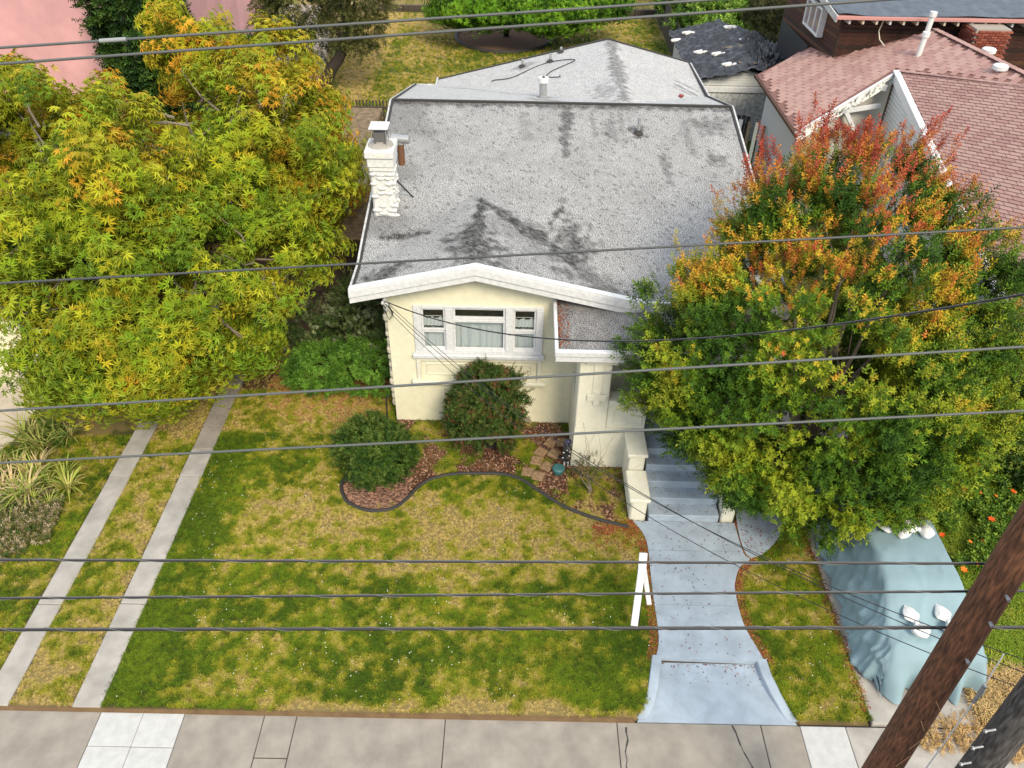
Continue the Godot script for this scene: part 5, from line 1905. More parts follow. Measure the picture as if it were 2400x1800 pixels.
func wire(label: String, a: Vector3, b: Vector3, sag: float, r: float, m: Material, lash := 0.0, called := "overhead_wire") -> void:
	var t := thing(called, label, "cable", Vector3(a.x, a.y, a.z), "overhead cables across the view")
	var p := PackedVector3Array()
	var n := 48
	for i in n + 1:
		var u := float(i) / n
		p.push_back(a.lerp(b, u) - Vector3(0, sag * 4 * u * (1 - u), 0))
	var mb := MB.new()
	mb.tube(p, PackedFloat32Array([r]), 8)
	part("cable", mb, m, t)
	if lash > 0:
		# a thin steel lashing wire winds round the bundle
		var q := PackedVector3Array()
		var turns: float = a.distance_to(b) / lash
		var steps := int(turns * 10)
		for i in steps:
			var u := float(i) / steps
			var c := a.lerp(b, u) - Vector3(0, sag * 4 * u * (1 - u), 0)
			var an := TAU * u * turns
			q.push_back(c + Vector3(0, cos(an), sin(an)) * (r + 0.003))
		var lw := MB.new()
		lw.tube(q, PackedFloat32Array([0.0025]), 4, false)
		part("lashing_wire", lw, mat(lin(0.2, 0.2, 0.2), 0.5), t)
		var ms := MB.new()
		var mp := PackedVector3Array()
		for v in p: mp.push_back(v + Vector3(0, r + 0.002, 0.0))
		ms.tube(mp, PackedFloat32Array([0.005]), 5)
		part("messenger_strand", ms, mat(lin(0.10, 0.10, 0.105), 0.6), t)

func build_wires() -> void:
	# brown pole and the weathered grey stub pole beside it
	var p := thing("utility_pole", "brown wooden utility pole crossing the lower right corner", "utility pole", Vector3(4.8, -0.1, 2.2))
	var mb := MB.new()
	var path := PackedVector3Array()
	var rad := PackedFloat32Array()
	for i in 27:
		path.push_back(Vector3(4.78 + 0.0016 * i, -0.1 + i * 0.48, 2.2))
		rad.push_back(0.215 - 0.003 * i + 0.004 * nz.get_noise_1d(i * 40))
	mb.tube(path, rad, 28)
	part("shaft", mb, M.pole, p)
	for v in [6.62, 6.2, 5.56]:
		var cl := MB.new()
		cl.rod(Vector3(4.80, v, 2.36), Vector3(4.80, v, 2.43), 0.018, -1, 8)
		part("cable_bolt", cl, M.metal, p)
	for k in 5:
		var sc := MB.new()
		sc.beam(Vector3(4.78 + rf(-0.08, 0.08), 2.9 + k * 0.42, 2.2 + 0.203), Vector3(4.78 + rf(-0.08, 0.08), 3.0 + k * 0.42 + rf(0.05, 0.2), 2.2 + 0.202), 0.012, 0.008, Vector3(0, 0, 1))
		part("splinter", sc, mat(lin(0.36, 0.19, 0.10), 0.9), p)
	var q := thing("stub_pole", "weathered grey pole with bolts at the bottom right corner", "utility pole", Vector3(5.12, -0.1, 3.0))
	mb = MB.new()
	path = PackedVector3Array(); rad = PackedFloat32Array()
	for i in 16:
		path.push_back(Vector3(5.05, -0.1 + i * 0.5, 3.0)); rad.push_back(0.19 - 0.002 * i)
	mb.tube(path, rad, 24)
	part("shaft", mb, M.pole_grey, q)
	for k in 4:
		var b := MB.new()
		var y := 4.45 + k * 0.33
		b.rod(Vector3(4.83, y, 3.08), Vector3(4.72, y, 3.10), 0.012, -1, 6)
		b.rod(Vector3(4.73, y, 3.10), Vector3(4.71, y, 3.10), 0.022, -1, 6)
		part("bolt", b, M.metal, q)
	# slack down-wire with a clamp beside the poles
	var dw := thing("down_wire", "thin grey down wire with a clamp beside the brown pole", "cable", Vector3(4.9, 3.5, 2.6))
	mb = MB.new()
	mb.tube(PackedVector3Array([Vector3(5.02, 5.85, 2.5), Vector3(4.99, 5.2, 2.55), Vector3(4.93, 4.2, 2.6), Vector3(4.9, 3.0, 2.6)]), PackedFloat32Array([0.008]), 6)
	part("cable", mb, M.vinyl, dw)
	mb = MB.new()
	mb.rod(Vector3(5.0, 5.35, 2.545), Vector3(4.985, 5.05, 2.56), 0.022, -1, 8)
	part("clamp", mb, M.metal, dw)
	var grey := mat(lin(0.085, 0.092, 0.09), 0.6)
	var dark := mat(lin(0.05, 0.055, 0.055), 0.5)
	var L := func(x: float, x0: float, y0: float, x1: float, y1: float) -> Vector3:
		return Vector3(x, y0 + (y1 - y0) * (x - x0) / (x1 - x0), 2.0)
	var W := [["frayed grey power line, topmost across the back yard", -3.26, 11.43, 1.13, 11.79, 0.0085, grey, 0.0], ["smooth grey power line second from the top of the view", -3.30, 11.33, 2.16, 11.81, 0.009, grey, 0.0],
		["dark line crossing the lower grey roof and the red-tipped tree", -3.92, 9.69, 3.63, 10.33, 0.009, dark, 0.0], ["rough grey line crossing the house just below its window", -4.41, 8.40, 4.06, 9.29, 0.011, grey, 0.0],
		["rough grey line crossing above both round bushes' base", -4.65, 7.77, 4.33, 8.63, 0.011, grey, 0.0], ["black telephone cable, highest of the three over the lawn", -5.17, 6.39, 5.14, 6.65, 0.013, M.black, 0.85],
		["black telephone cable, middle of the three over the lawn", -5.41, 5.75, 5.31, 6.22, 0.013, M.black, 0.7], ["thick black telephone cable, lowest of the three over the lawn", -5.62, 5.18, 5.56, 5.60, 0.019, M.black, 0.6]]
	for w in W:
		wire(w[0], L.call(-14.0, w[1], w[2], w[3], w[4]), L.call(12.0, w[1], w[2], w[3], w[4]), 0.0, w[5], w[6], w[7])
	# splice sleeve on the topmost line
	mb = MB.new()
	mb.rod(L.call(-2.62, -3.26, 11.43, 1.13, 11.79), L.call(-2.45, -3.26, 11.43, 1.13, 11.79), 0.0135, -1, 8)
	tag(part("splice_sleeve", mb, mat(lin(0.25, 0.27, 0.27), 0.6)), "grey splice sleeve on the topmost line over the pink wall", "sleeve")
	# service drops between the house corner and the street
	var hc := Vector3(-2.72, 3.52, -7.38)
	wire("twisted black service wire swooping from house corner across the orange tree", hc, Vector3(5.2, 10.15, 2.0), 0.9, 0.010, M.black, 0.35, "service_wire")
	var e := [Vector3(6.6, 4.6, 2.2), Vector3(6.5, 4.9, 2.2), Vector3(6.7, 4.3, 2.2)]
	var lb := ["thin black service wire slanting down past the window, upper of three", "thin black service wire slanting down past the window, middle of three", "thin black service wire slanting down past the window, lowest of three"]
	for k in 3:
		wire(lb[k], hc + Vector3(-0.03 * k, -0.04 * k, 0.02 * k), e[k], 1.0 + 0.12 * k, 0.006, M.black, 0.0, "service_wire")
	var kn := thing("service_bracket", "white bracket and knotted wire ends under the eave at house corner", "bracket", hc)
	mb = MB.new()
	for k in 7:
		blob(mb, hc + Vector3(rf(-0.1, 0.05), rf(-0.3, 0.1), rf(-0.05, 0.03)), Vector3(0.03, 0.05, 0.03), 0.2, 5, 7)
	part("insulator_cluster", mb, M.vinyl, kn)
	mb = MB.new()
	for k in 3:
		mb.tube(PackedVector3Array([hc, hc + Vector3(0.12, -0.25 - k * 0.05, 0.02), hc + Vector3(0.02, -0.45, 0.0), hc + Vector3(-0.06, -0.2, 0.02)]), PackedFloat32Array([0.008]), 5)
	part("wire_loop", mb, M.black, kn)

# ---------------------------------------------------------------- plants
func pick(list: Array, t: float) -> Color:
	return list[clamp(int(t * list.size()), 0, list.size() - 1)]

func fill_crown(t: Node, called: String, pts: Array, mesh: Mesh, smin: float, smax: float, up_bias: float, palette: Array, jitter := 0.2, droop := 0.0) -> void:
	var xf := []
	var cols := PackedColorArray()
	for p in pts:
		var d: Vector3 = (p[1] + Vector3(0, up_bias - droop, 0) + rdir() * 0.55).normalized()
		xf.push_back(Transform3D(aim(d, rf(0, TAU), rf(smin, smax)), p[0]))
		var c := pick(palette, clamp(p[2] + rf(-0.18, 0.18), 0.0, 0.999))
		var s := 1.0 + rf(-jitter, jitter)
		cols.push_back(Color(c.r * s, c.g * s, c.b * s))
	multi(called, mesh, M.leaf, xf, cols, t).set_meta("kind", "stuff")

func trunk(t: Node, base: Vector3, fork: Vector3, r: float, tips: Array, m: Material, rough := 0.25) -> void:
	var mb := MB.new()
	var p := PackedVector3Array()
	var rr := PackedFloat32Array()
	for i in 9:
		var u := i / 8.0
		p.push_back(base.lerp(fork, u) + Vector3(rf(-1, 1), 0, rf(-1, 1)) * r * rough * (1.0 if i > 0 and i < 8 else 0.0))
		rr.push_back(r * lerp(1.25, 0.75, sqrt(u)))
	mb.tube(p, rr, 12)
	part("trunk", mb, m, t)
	for tip in tips:
		var lb := MB.new()
		var q := PackedVector3Array()
		var rq := PackedFloat32Array()
		var mid: Vector3 = fork.lerp(tip, 0.45) + Vector3(rf(-0.3, 0.3), rf(0.1, 0.5), rf(-0.3, 0.3))
		for i in 9:
			var u := i / 8.0
			q.push_back(fork.lerp(mid, u).lerp(mid.lerp(tip, u), u) + rdir() * 0.05)
			rq.push_back(r * lerp(0.55, 0.05, pow(u, 0.7)))
		lb.tube(q, rq, 8)
		for k in 3:
			var s: Vector3 = q[3 + k * 2]
			var e: Vector3 = s + ((tip - fork).normalized() + rdir() * 0.8) * rf(0.6, 1.1)
			lb.tube(PackedVector3Array([s, s.lerp(e, 0.5) + rdir() * 0.08, e]), PackedFloat32Array([r * 0.16, r * 0.1, r * 0.04]), 6)
		part("limb", lb, m, t)

func build_shrubs() -> void:
	var small := shoot_mesh(9, 0.11, 0.05, 1.0, 0.5)
	var dense := [Color(0.024, 0.062, 0.008), Color(0.042, 0.09, 0.011), Color(0.068, 0.125, 0.016), Color(0.11, 0.165, 0.028)]
	var reddish := [Color(0.024, 0.058, 0.009), Color(0.038, 0.08, 0.012), Color(0.052, 0.10, 0.015), Color(0.075, 0.12, 0.02), Color(0.10, 0.115, 0.03), Color(0.06, 0.1, 0.016), Color(0.05, 0.09, 0.014), Color(0.09, 0.12, 0.02), Color(0.15, 0.075, 0.03)]
	var i := 0
	for b in [["clipped_bush", "round clipped green bush standing alone in the bed's left lobe", Vector3(-2.98, 0.76, -5.62), Vector3(0.80, 0.76, 0.80), dense], ["clipped_bush", "tall round clipped bush with reddish sprigs in front of the window", Vector3(-0.46, 1.12, -6.74), Vector3(0.95, 1.10, 0.82), reddish]]:
		var t := thing(b[0], b[1], "bush", Vector3(b[2].x, 0, b[2].z), "clipped round bushes before the house")
		for k in 9:
			var st := MB.new()
			st.rod(Vector3(b[2].x + rf(-0.15, 0.15), 0, b[2].z + rf(-0.15, 0.15)), b[2] + rdir() * b[3] * 0.75, 0.03, 0.01, 6)
			part("stem", st, M.bark_dark, t)
		var pts := crown_points([[b[2].x, b[2].y, b[2].z, b[3].x * 0.94, b[3].y * 0.95, b[3].z * 0.94]], 150.0, 9, 0.11, 0.55, -0.30)
		fill_crown(t, "foliage", pts, small, 0.7, 1.15, 0.25, b[4], 0.25)
		i += 1
		# stray sprigs above the clipped outline
		if i > 0:
			var sp := []
			for k in 60:
				var d := Vector3(rf(-1, 1), rf(0.5, 1.2), rf(-0.3, 0.9)).normalized()
				for j in 3: sp.push_back([b[2] + d * b[3] * (1.02 + 0.06 * j), d, rf(0, 1), d, 0.0])
			fill_crown(t, "sprigs", sp, small, 0.6, 1.0, 0.6, b[4], 0.2)
	# shrubs left of the house
	var mid := shoot_mesh(11, 0.18, 0.075, 1.0, 0.42)
	var t1 := thing("green_shrub", "bright green leafy shrub at the house's front left corner", "shrub", Vector3(-4.2, 0, -8.8))
	var p1 := crown_points([[-4.75, 0.55, -8.75, 0.8, 0.6, 0.7], [-3.6, 0.6, -8.7, 0.85, 0.65, 0.7]], 40, 9, 0.16, 0.3)
	fill_crown(t1, "foliage", p1, mid, 0.7, 1.1, 0.7, [Color(0.05, 0.12, 0.012), Color(0.085, 0.19, 0.018), Color(0.13, 0.26, 0.03)])
	var t2 := thing("grey_green_shrub", "loose grey green shrub with pale leaf edges behind the bright one", "shrub", Vector3(-4.4, 0, -10))
	trunk(t2, Vector3(-4.4, 0, -9.9), Vector3(-4.4, 0.4, -9.9), 0.05, [Vector3(-5.0, 1.4, -9.8), Vector3(-3.9, 1.5, -9.9), Vector3(-4.4, 1.6, -10.3), Vector3(-3.5, 1.3, -9.6)], M.bark_dark)
	var p2 := crown_points([[-5.1, 0.95, -9.9, 0.7, 0.75, 0.7], [-4.1, 0.95, -9.8, 0.8, 0.85, 0.7], [-3.3, 0.9, -9.3, 0.5, 0.7, 0.5], [-4.2, 1.4, -10.7, 0.7, 0.6, 0.5]], 22, 8, 0.2, 0.5)
	fill_crown(t2, "foliage", p2, mid, 0.6, 0.95, 0.5, [Color(0.035, 0.065, 0.016), Color(0.06, 0.10, 0.022), Color(0.11, 0.15, 0.045), Color(0.22, 0.25, 0.13)], 0.3)
	# small rose bush in the bed
	var t3 := thing("rose_bush", "sparse small rose bush in the bed left of the steps", "shrub", Vector3(1.75, 0, -5.3))
	trunk(t3, Vector3(1.75, 0, -5.25), Vector3(1.75, 0.12, -5.25), 0.03, [Vector3(1.5, 0.6, -5.5), Vector3(2.0, 0.65, -5.4), Vector3(1.72, 0.8, -5.7), Vector3(1.85, 0.5, -5.0)], M.bark_pale)
	fill_crown(t3, "foliage", crown_points([[1.7, 0.45, -5.45, 0.38, 0.36, 0.4]], 50, 2, 0.16, 0.8), mid, 0.4, 0.7, 0.4, [Color(0.05, 0.08, 0.02), Color(0.1, 0.12, 0.04), Color(0.16, 0.1, 0.05)])
	# rounded pebbles in the bed's left lobe
	var pb := MB.new()
	blob(pb, Vector3.ZERO, Vector3(0.04, 0.025, 0.03), 0.2, 5, 8)
	var px := []
	var pc := PackedColorArray()
	for k in 900:
		var x := rf(-3.65, -2.2)
		var z := rf(-5.6, -4.6)
		if not Geometry2D.is_point_in_polygon(Vector2(x, z), bed_poly): continue
		px.push_back(Transform3D(Basis(Vector3.UP, rf(0, TAU)) * Basis.from_scale(Vector3.ONE * rf(0.6, 1.4)), Vector3(x, 0.02, z)))
		pc.push_back(Color(0.25, 0.135, 0.09) * rf(0.5, 1.3))
	var po := multi("pebbles", pb.mesh(), mat(Color(1, 1, 1), 0.9, null, 1.0, true), px, pc)
	po.set_meta("kind", "stuff")
	tag(po, "brown rounded pebbles round the foot of the left bush", "pebbles")
	# strap-leaved clumps at the left
	var strap := MB.new()
	for k in 16:
		var an := k * 2.4
		var o := Vector3(cos(an), 0, sin(an))
		var side := Vector3(-o.z, 0, o.x)
		var l := rf(0.7, 1.15)
		var sh := rf(0.7, 1.3)
		strap.col = Color(sh, sh, sh)
		var bend := rf(0.25, 0.8)
		var prev := o * 0.03
		var wv := 0.022
		for q in range(1, 7):
			var u := q / 6.0
			var c := o * (0.03 + l * bend * u * u + 0.12 * u) + Vector3(0, l * (u - bend * 0.75 * u * u * u), 0)
			var w2: float = 0.024 * (1.0 - pow(u, 3))
			strap.quad(prev - side * wv, c - side * w2, c + side * w2, prev + side * wv)
			prev = c; wv = w2
	var sm := strap.mesh()
	var li := ["tall strap-leaved iris clump at the left edge beside the pale drive", "yellowing strap-leaved iris clump nearest the left driveway strip", "drying strap-leaved iris clump in the middle of the left bed"]
	var ii := 0
	for s in [[-10.7, -6.4, 0.95, [Color(0.10, 0.17, 0.025), Color(0.22, 0.25, 0.05), Color(0.34, 0.30, 0.10)]], [-10.0, -4.95, 0.75, [Color(0.16, 0.24, 0.03), Color(0.30, 0.34, 0.06), Color(0.5, 0.42, 0.14)]], [-10.9, -5.2, 0.75, [Color(0.24, 0.26, 0.06), Color(0.5, 0.38, 0.16), Color(0.55, 0.42, 0.22)]]]:
		var t := thing("iris_clump", li[ii], "plant", Vector3(s[0], 0, s[1]), "strap-leaved clumps at the left")
		ii += 1
		var pts := []
		for k in 16: pts.push_back([Vector3(s[0] + rf(-0.55, 0.55), 0, s[1] + rf(-0.45, 0.45)), Vector3.UP, rf(0, 1), Vector3.UP, 0.0])
		var xf := []
		var cols := PackedColorArray()
		for p in pts:
			xf.push_back(Transform3D(aim(Vector3.UP + rdir() * 0.3, rf(0, TAU), s[2] * rf(0.6, 1.1)), p[0]))
			cols.push_back(pick(s[3], p[2]))
		multi("leaves", sm, M.leaf, xf, cols, t).set_meta("kind", "stuff")
	# silvery ground cover mat beside the irises
	var xf2 := []
	var c2 := PackedColorArray()
	for k in 5200:
		var x := rf(-13.0, -9.3)
		var z := rf(-5.2, -2.6)
		var d := Vector2((x + 11.0) / 1.7, (z + 4.0) / 1.1).length() + 0.5 * nz.get_noise_2d(x * 90, z * 90)
		if d > 1.0: continue
		xf2.push_back(Transform3D(aim(Vector3.UP + rdir() * 0.7, rf(0, TAU), rf(0.5, 0.9)), Vector3(x, 0.12 * (1 - d) + rf(0, 0.03), z)))
		c2.push_back(pick([Color(0.06, 0.10, 0.02), Color(0.14, 0.14, 0.04), Color(0.26, 0.22, 0.09), Color(0.42, 0.34, 0.22)], rf(0, 1)))
	var gc := multi("ground_cover", mid, M.leaf, xf2, c2)
	gc.set_meta("kind", "stuff")
	tag(gc, "silvery low ground cover spreading below the iris clumps", "ground cover")
	# dark bush and flowering weeds right of the car
	var t5 := thing("dark_bush", "large dark green bush at the right edge behind the weeds", "bush", Vector3(12, 0, -6.6))
	fill_crown(t5, "foliage", crown_points([[11.9, 1.0, -6.3, 1.2, 1.2, 1.1], [12.9, 1.5, -7.0, 1.4, 1.6, 1.2], [11.0, 0.6, -6.9, 0.8, 0.7, 0.6], [12.0, 2.1, -7.2, 1.1, 0.7, 0.9]], 22, 8, 0.28, 0.35), mid, 0.8, 1.3, 0.5, [Color(0.02, 0.05, 0.008), Color(0.04, 0.085, 0.012), Color(0.10, 0.17, 0.03), Color(0.2, 0.26, 0.04)], 0.25)
	var fl := MB.new()
	fl.col = Color(1, 1, 1)
	for k in 6: leaf_oval(fl, Vector3.ZERO, Vector3(cos(k * 1.05), 0.4, sin(k * 1.05)).normalized(), Vector3.UP, 0.07, 0.05)
	var fx := []
	var fc := PackedColorArray()
	for k in 22:
		fx.push_back(Transform3D(aim(Vector3.UP + rdir() * 0.4, 0, rf(0.7, 1.3)), Vector3(rf(8.9, 11.2), rf(0.25, 0.5), rf(-6.2, -2.6))))
		fc.push_back([Color(0.75, 0.10, 0.015), Color(0.8, 0.2, 0.02)][k % 2])
	var fo := multi("orange_flowers", fl.mesh(), M.leaf, fx, fc)
	fo.set_meta("kind", "stuff")
	tag(fo, "scattered orange flowers among the tall weeds right of the car", "flowers")
	# round-leaved weeds
	var wx := []
	var wc := PackedColorArray()
	for k in 5200:
		var x := rf(8.4, 11.8)
		var z := rf(-7.2, -3.2)
		if nz.get_noise_2d(x * 50, z * 50) < -0.1 - 0.2 * smooth(-3.2, -5.0, z): continue
		wx.push_back(Transform3D(aim(Vector3.UP + rdir() * 0.5, rf(0, TAU), rf(0.8, 1.4)), Vector3(x, rf(0.0, 0.22), z)))
		wc.push_back(pick([Color(0.06, 0.13, 0.012), Color(0.12, 0.22, 0.02), Color(0.2, 0.30, 0.03)], rf(0, 1)))
	var wo := multi("leafy_weeds", mid, M.leaf, wx, wc)
	wo.set_meta("kind", "stuff")
	tag(wo, "thick leafy green weeds beside the right driveway", "weeds")
	# corrugated metal screen by the dark bush
	var cs := thing("corrugated_screen", "grey corrugated metal screen behind the dark bush at right", "screen", Vector3(11.2, 0, -8.2))
	var rows := []
	for j in 2:
		var row := PackedVector3Array()
		for k in 161:
			var x: float = lerp(9.9, 13.0, k / 160.0)
			row.push_back(Vector3(x, 1.0 + j * 1.5, -8.0 - j * 0.25 + 0.05 * sin(x * 15)))
		rows.push_back(row)
	var cm := MB.new()
	cm.sheet(rows)
	part("metal_sheet", cm, mat(lin(0.32, 0.33, 0.34), 0.45, null, 1, false, 0.4), cs)
	var lw := MB.new()
	lw.box(Vector3(9.8, 0, -8.1), Vector3(13.1, 0.95, -7.8), 0.02)
	part("low_wall", lw, M.white_old, cs)

func build_trees() -> void:
	# the big star-leaved tree on the left
	var star := star_twig_mesh(7, 0.32, 0.155)
	var greens := [Color(0.085, 0.165, 0.012), Color(0.135, 0.225, 0.014), Color(0.185, 0.265, 0.015), Color(0.25, 0.30, 0.016), Color(0.33, 0.335, 0.018), Color(0.41, 0.335, 0.020), Color(0.50, 0.28, 0.022)]
	var t := thing("sweetgum_tree", "large spreading tree with star shaped yellow green leaves on the left", "tree", Vector3(-9.7, 0, -10.2))
	var ells := [[-10.2, 4.5, -9.6, 3.6, 2.3, 3.0], [-6.9, 4.7, -12.0, 2.5, 2.0, 2.7], [-8.5, 3.4, -8.0, 2.5, 1.7, 1.8], [-5.7, 3.3, -14.4, 1.2, 1.4, 1.8], [-8.9, 2.5, -6.9, 2.3, 1.3, 1.3], [-7.2, 2.5, -8.2, 1.8, 1.2, 1.6], [-6.3, 3.1, -10.0, 1.5, 1.2, 1.6]]
	var tips := []
	for e in ells:
		tips.push_back(Vector3(e[0], e[1] + e[4] * 0.4, e[2]))
		tips.push_back(Vector3(e[0] + e[3] * rf(-0.8, 0.8), e[1] + e[4] * 0.7, e[2] + e[5] * rf(-0.7, 0.7)))
	trunk(t, Vector3(-9.7, -0.05, -10.3), Vector3(-9.6, 2.4, -10.6), 0.24, tips, M.bark_pale)
	var pts := crown_points(ells, 4.8, 11, 0.44, 0.75, -0.17)
	pts.append_array(crown_points([[-12.6, 5.2, -13.0, 2.0, 1.2, 1.6], [-14.0, 4.6, -11.6, 1.6, 1.4, 1.6], [-8.1, 6.5, -14.0, 1.1, 1.3, 1.1], [-6.4, 6.1, -14.6, 1.0, 0.8, 0.9], [-9.2, 7.3, -14.6, 0.6, 0.6, 0.6]], 2.2, 12, 0.36, 0.8))
	for p in pts:
		# tips of the crown turn yellow and orange, by branch
		var q: Vector3 = p[0]
		var n := nz.get_noise_3d(q.x * 38, q.y * 38, q.z * 38)
		p[2] = clamp(0.56 + n * 0.38 + (p[2] - 0.5) * 0.34 + 0.04 * clamp(-q.z - 10.5, -2.5, 3.0), 0.0, 0.93)
	# pale bare twigs that reach out to the surface of the crown
	var tw := MB.new()
	for k in 150:
		var q: Vector3 = pts[rng.randi() % pts.size()][0]
		var s0: Vector3 = tips[rng.randi() % tips.size()]
		for tpp in tips:
			if tpp.distance_to(q) < s0.distance_to(q): s0 = tpp
		var st := s0.lerp(q, rf(0.25, 0.5))
		tw.tube(PackedVector3Array([st, st.lerp(q, 0.5) + rdir() * 0.12, q + (q - st).normalized() * rf(0.1, 0.35)]), PackedFloat32Array([0.035, 0.024, 0.009]), 6)
	part("twigs", tw, M.bark_pale, t)
	fill_crown(t, "crown", pts, star, 0.55, 1.2, 0.15, greens, 0.28, 0.1)
	# the red-tipped tree on the right
	var sh := shoot_mesh(12, 0.25, 0.088, 0.8, 0.38)
	var t2 := thing("red_tipped_tree", "dense round tree with red and orange new leaves beside the steps", "tree", Vector3(6.1, 0, -5.2))
	var e2 := [[6.2, 3.0, -4.9, 2.9, 2.2, 2.0], [6.0, 4.6, -5.9, 2.7, 2.2, 2.1], [6.3, 5.9, -6.7, 1.8, 1.6, 1.5], [8.1, 4.3, -6.1, 1.8, 1.6, 1.5], [4.2, 3.9, -5.5, 1.7, 1.6, 1.4], [6.5, 1.9, -3.9, 1.7, 1.2, 1.1], [4.9, 2.3, -4.3, 1.3, 1.2, 1.0], [7.9, 2.6, -4.6, 1.4, 1.3, 1.2], [5.1, 5.8, -6.6, 1.0, 1.0, 0.9], [7.2, 6.0, -7.2, 0.9, 0.9, 0.8], [7.6, 5.3, -6.6, 1.5, 1.3, 1.3], [3.9, 3.0, -5.0, 1.25, 1.1, 1.0]]
	var tp2 := []
	for e in e2: tp2.push_back(Vector3(e[0], e[1] + e[4] * 0.5, e[2]))
	trunk(t2, Vector3(6.0, -0.05, -5.3), Vector3(6.1, 1.1, -5.3), 0.16, tp2, M.bark_pale)
	var pt2 := crown_points(e2, 8.5, 24, 0.32, 0.55, -0.36)
	# flame-like upright leaders breaking the outline
	for k in 60:
		var e: Array = e2[[1, 2, 3, 4, 8, 9, 2, 8][k % 8]]
		var d := Vector3(rf(-1, 1), rf(0.35, 1.0), rf(-0.8, 0.8)).normalized()
		var p0 := Vector3(e[0], e[1], e[2]) + d * Vector3(e[3], e[4], e[5]) * 0.95
		var hue := rf(0, 1)
		var len := rf(0.3, 0.75)
		for j in 16:
			var u := j / 15.0
			var q := p0 + (d * 0.5 + Vector3(0, 1, 0)) * len * u + rdir() * 0.15 * (1.05 - u)
			pt2.push_back([q, (d + Vector3(0, 1.2, 0)).normalized(), hue, d, u])
	var old := []
	var young := []
	for p in pt2:
		var q: Vector3 = p[0]
		var n := nz.get_noise_3d(q.x * 60 + 30, q.y * 60, q.z * 60)
		# new growth sits at the shoot ends, most of it on the sunny top of the tree
		var k: float = p[4] * 0.55 + n * 1.1 + 0.20 * (q.y - 4.5) + (p[2] - 0.5) * 0.3
		if k > 0.34: young.push_back([q, p[1], clamp((k - 0.34) * 0.5 + 0.16 * (q.y - 4.7) + rf(-0.06, 0.12), 0.0, 0.98), p[3], p[4]])
		else: old.push_back([q, p[1], clamp(0.56 + n + rf(-0.2, 0.2), 0.0, 0.98), p[3], p[4]])
	fill_crown(t2, "crown", old, sh, 0.65, 1.05, 0.7, [Color(0.035, 0.085, 0.008), Color(0.06, 0.13, 0.010), Color(0.105, 0.19, 0.012), Color(0.18, 0.26, 0.016), Color(0.28, 0.33, 0.02)], 0.2)
	fill_crown(t2, "new_growth", young, sh, 0.55, 0.9, 0.9, [Color(0.28, 0.31, 0.022), Color(0.44, 0.35, 0.024), Color(0.52, 0.29, 0.028), Color(0.50, 0.18, 0.030), Color(0.44, 0.10, 0.034), Color(0.38, 0.06, 0.038)], 0.22)
	# dark upright tree before the pink wall
	var ov := shoot_mesh(10, 0.3, 0.14, 1.0, 0.55)
	var t3 := thing("dark_upright_tree", "dark green dense tree in front of the pink wall", "tree", Vector3(-13.6, 0, -25.6))
	trunk(t3, Vector3(-13.6, 0, -25.6), Vector3(-13.7, 2.0, -25.6), 0.16, [Vector3(-13.9, 6, -25.5), Vector3(-13.0, 5, -25.2), Vector3(-14.5, 5, -26)], M.bark_dark)
	fill_crown(t3, "crown", crown_points([[-14.8, 4.8, -25.8, 1.7, 3.6, 1.7], [-13.9, 2.6, -25.2, 1.4, 2.0, 1.3], [-14.9, 3.0, -25.4, 1.2, 1.7, 1.0]], 9, 9, 0.35, 0.4), ov, 0.7, 1.1, 0.1, [Color(0.010, 0.028, 0.006), Color(0.018, 0.050, 0.008), Color(0.035, 0.085, 0.012), Color(0.06, 0.12, 0.018)], 0.25, 0.4)
	# olive tree with a leaning dark trunk behind the driveway
	var t4 := thing("leaning_tree", "drooping olive green tree with a dark leaning trunk in the back yard", "tree", Vector3(-9.0, 0, -29.6))
	trunk(t4, Vector3(-9.3, -0.05, -29.5), Vector3(-7.7, 2.2, -30.2), 0.30, [Vector3(-7.3, 6.0, -30.4), Vector3(-9.5, 5.6, -30.4), Vector3(-8.3, 6.5, -31), Vector3(-6.8, 5, -30)], M.bark_dark, 0.1)
	fill_crown(t4, "crown", crown_points([[-9.4, 3.9, -30.6, 1.5, 2.2, 1.6], [-7.3, 4.3, -30.6, 1.5, 2.2, 1.5], [-10.6, 3.4, -31, 1.2, 1.9, 1.2], [-6.9, 2.8, -30.2, 0.8, 1.2, 0.8]], 7, 8, 0.4, 0.6), sh, 0.9, 1.5, -0.2, [Color(0.035, 0.05, 0.012), Color(0.07, 0.085, 0.02), Color(0.13, 0.14, 0.04), Color(0.22, 0.21, 0.08)], 0.3, 0.5)
	# bright green tree in the round bed
	var t5 := thing("bright_green_tree", "bright green layered tree in the round bed of the back yard", "tree", Vector3(-0.7, 0, -40.3))
	trunk(t5, Vector3(-0.7, 0, -40.2), Vector3(-0.6, 1.2, -40.3), 0.14, [Vector3(-3, 2.3, -38.2), Vector3(2.2, 2.2, -37.8), Vector3(0.4, 3.0, -40), Vector3(4.2, 2.5, -38.6), Vector3(-1, 2.4, -37.4)], M.bark_dark)
	fill_crown(t5, "crown", crown_points([[-2.2, 2.2, -38.0, 2.2, 0.8, 1.6], [1.4, 2.1, -37.6, 2.3, 0.8, 1.6], [3.9, 2.4, -38.6, 1.6, 0.7, 1.4], [-0.2, 2.9, -40.0, 3.4, 1.0, 1.8]], 9, 9, 0.4, 0.4), star, 0.9, 1.5, 0.2, [Color(0.04, 0.10, 0.008), Color(0.08, 0.19, 0.012), Color(0.13, 0.28, 0.018), Color(0.19, 0.36, 0.025)], 0.2)
	# ivy bank and the dark hedge behind the black plastic
	var t6 := thing("ivy_bank", "bank of bright green ivy behind the black plastic shed", "hedge", Vector3(10.2, 0, -37))
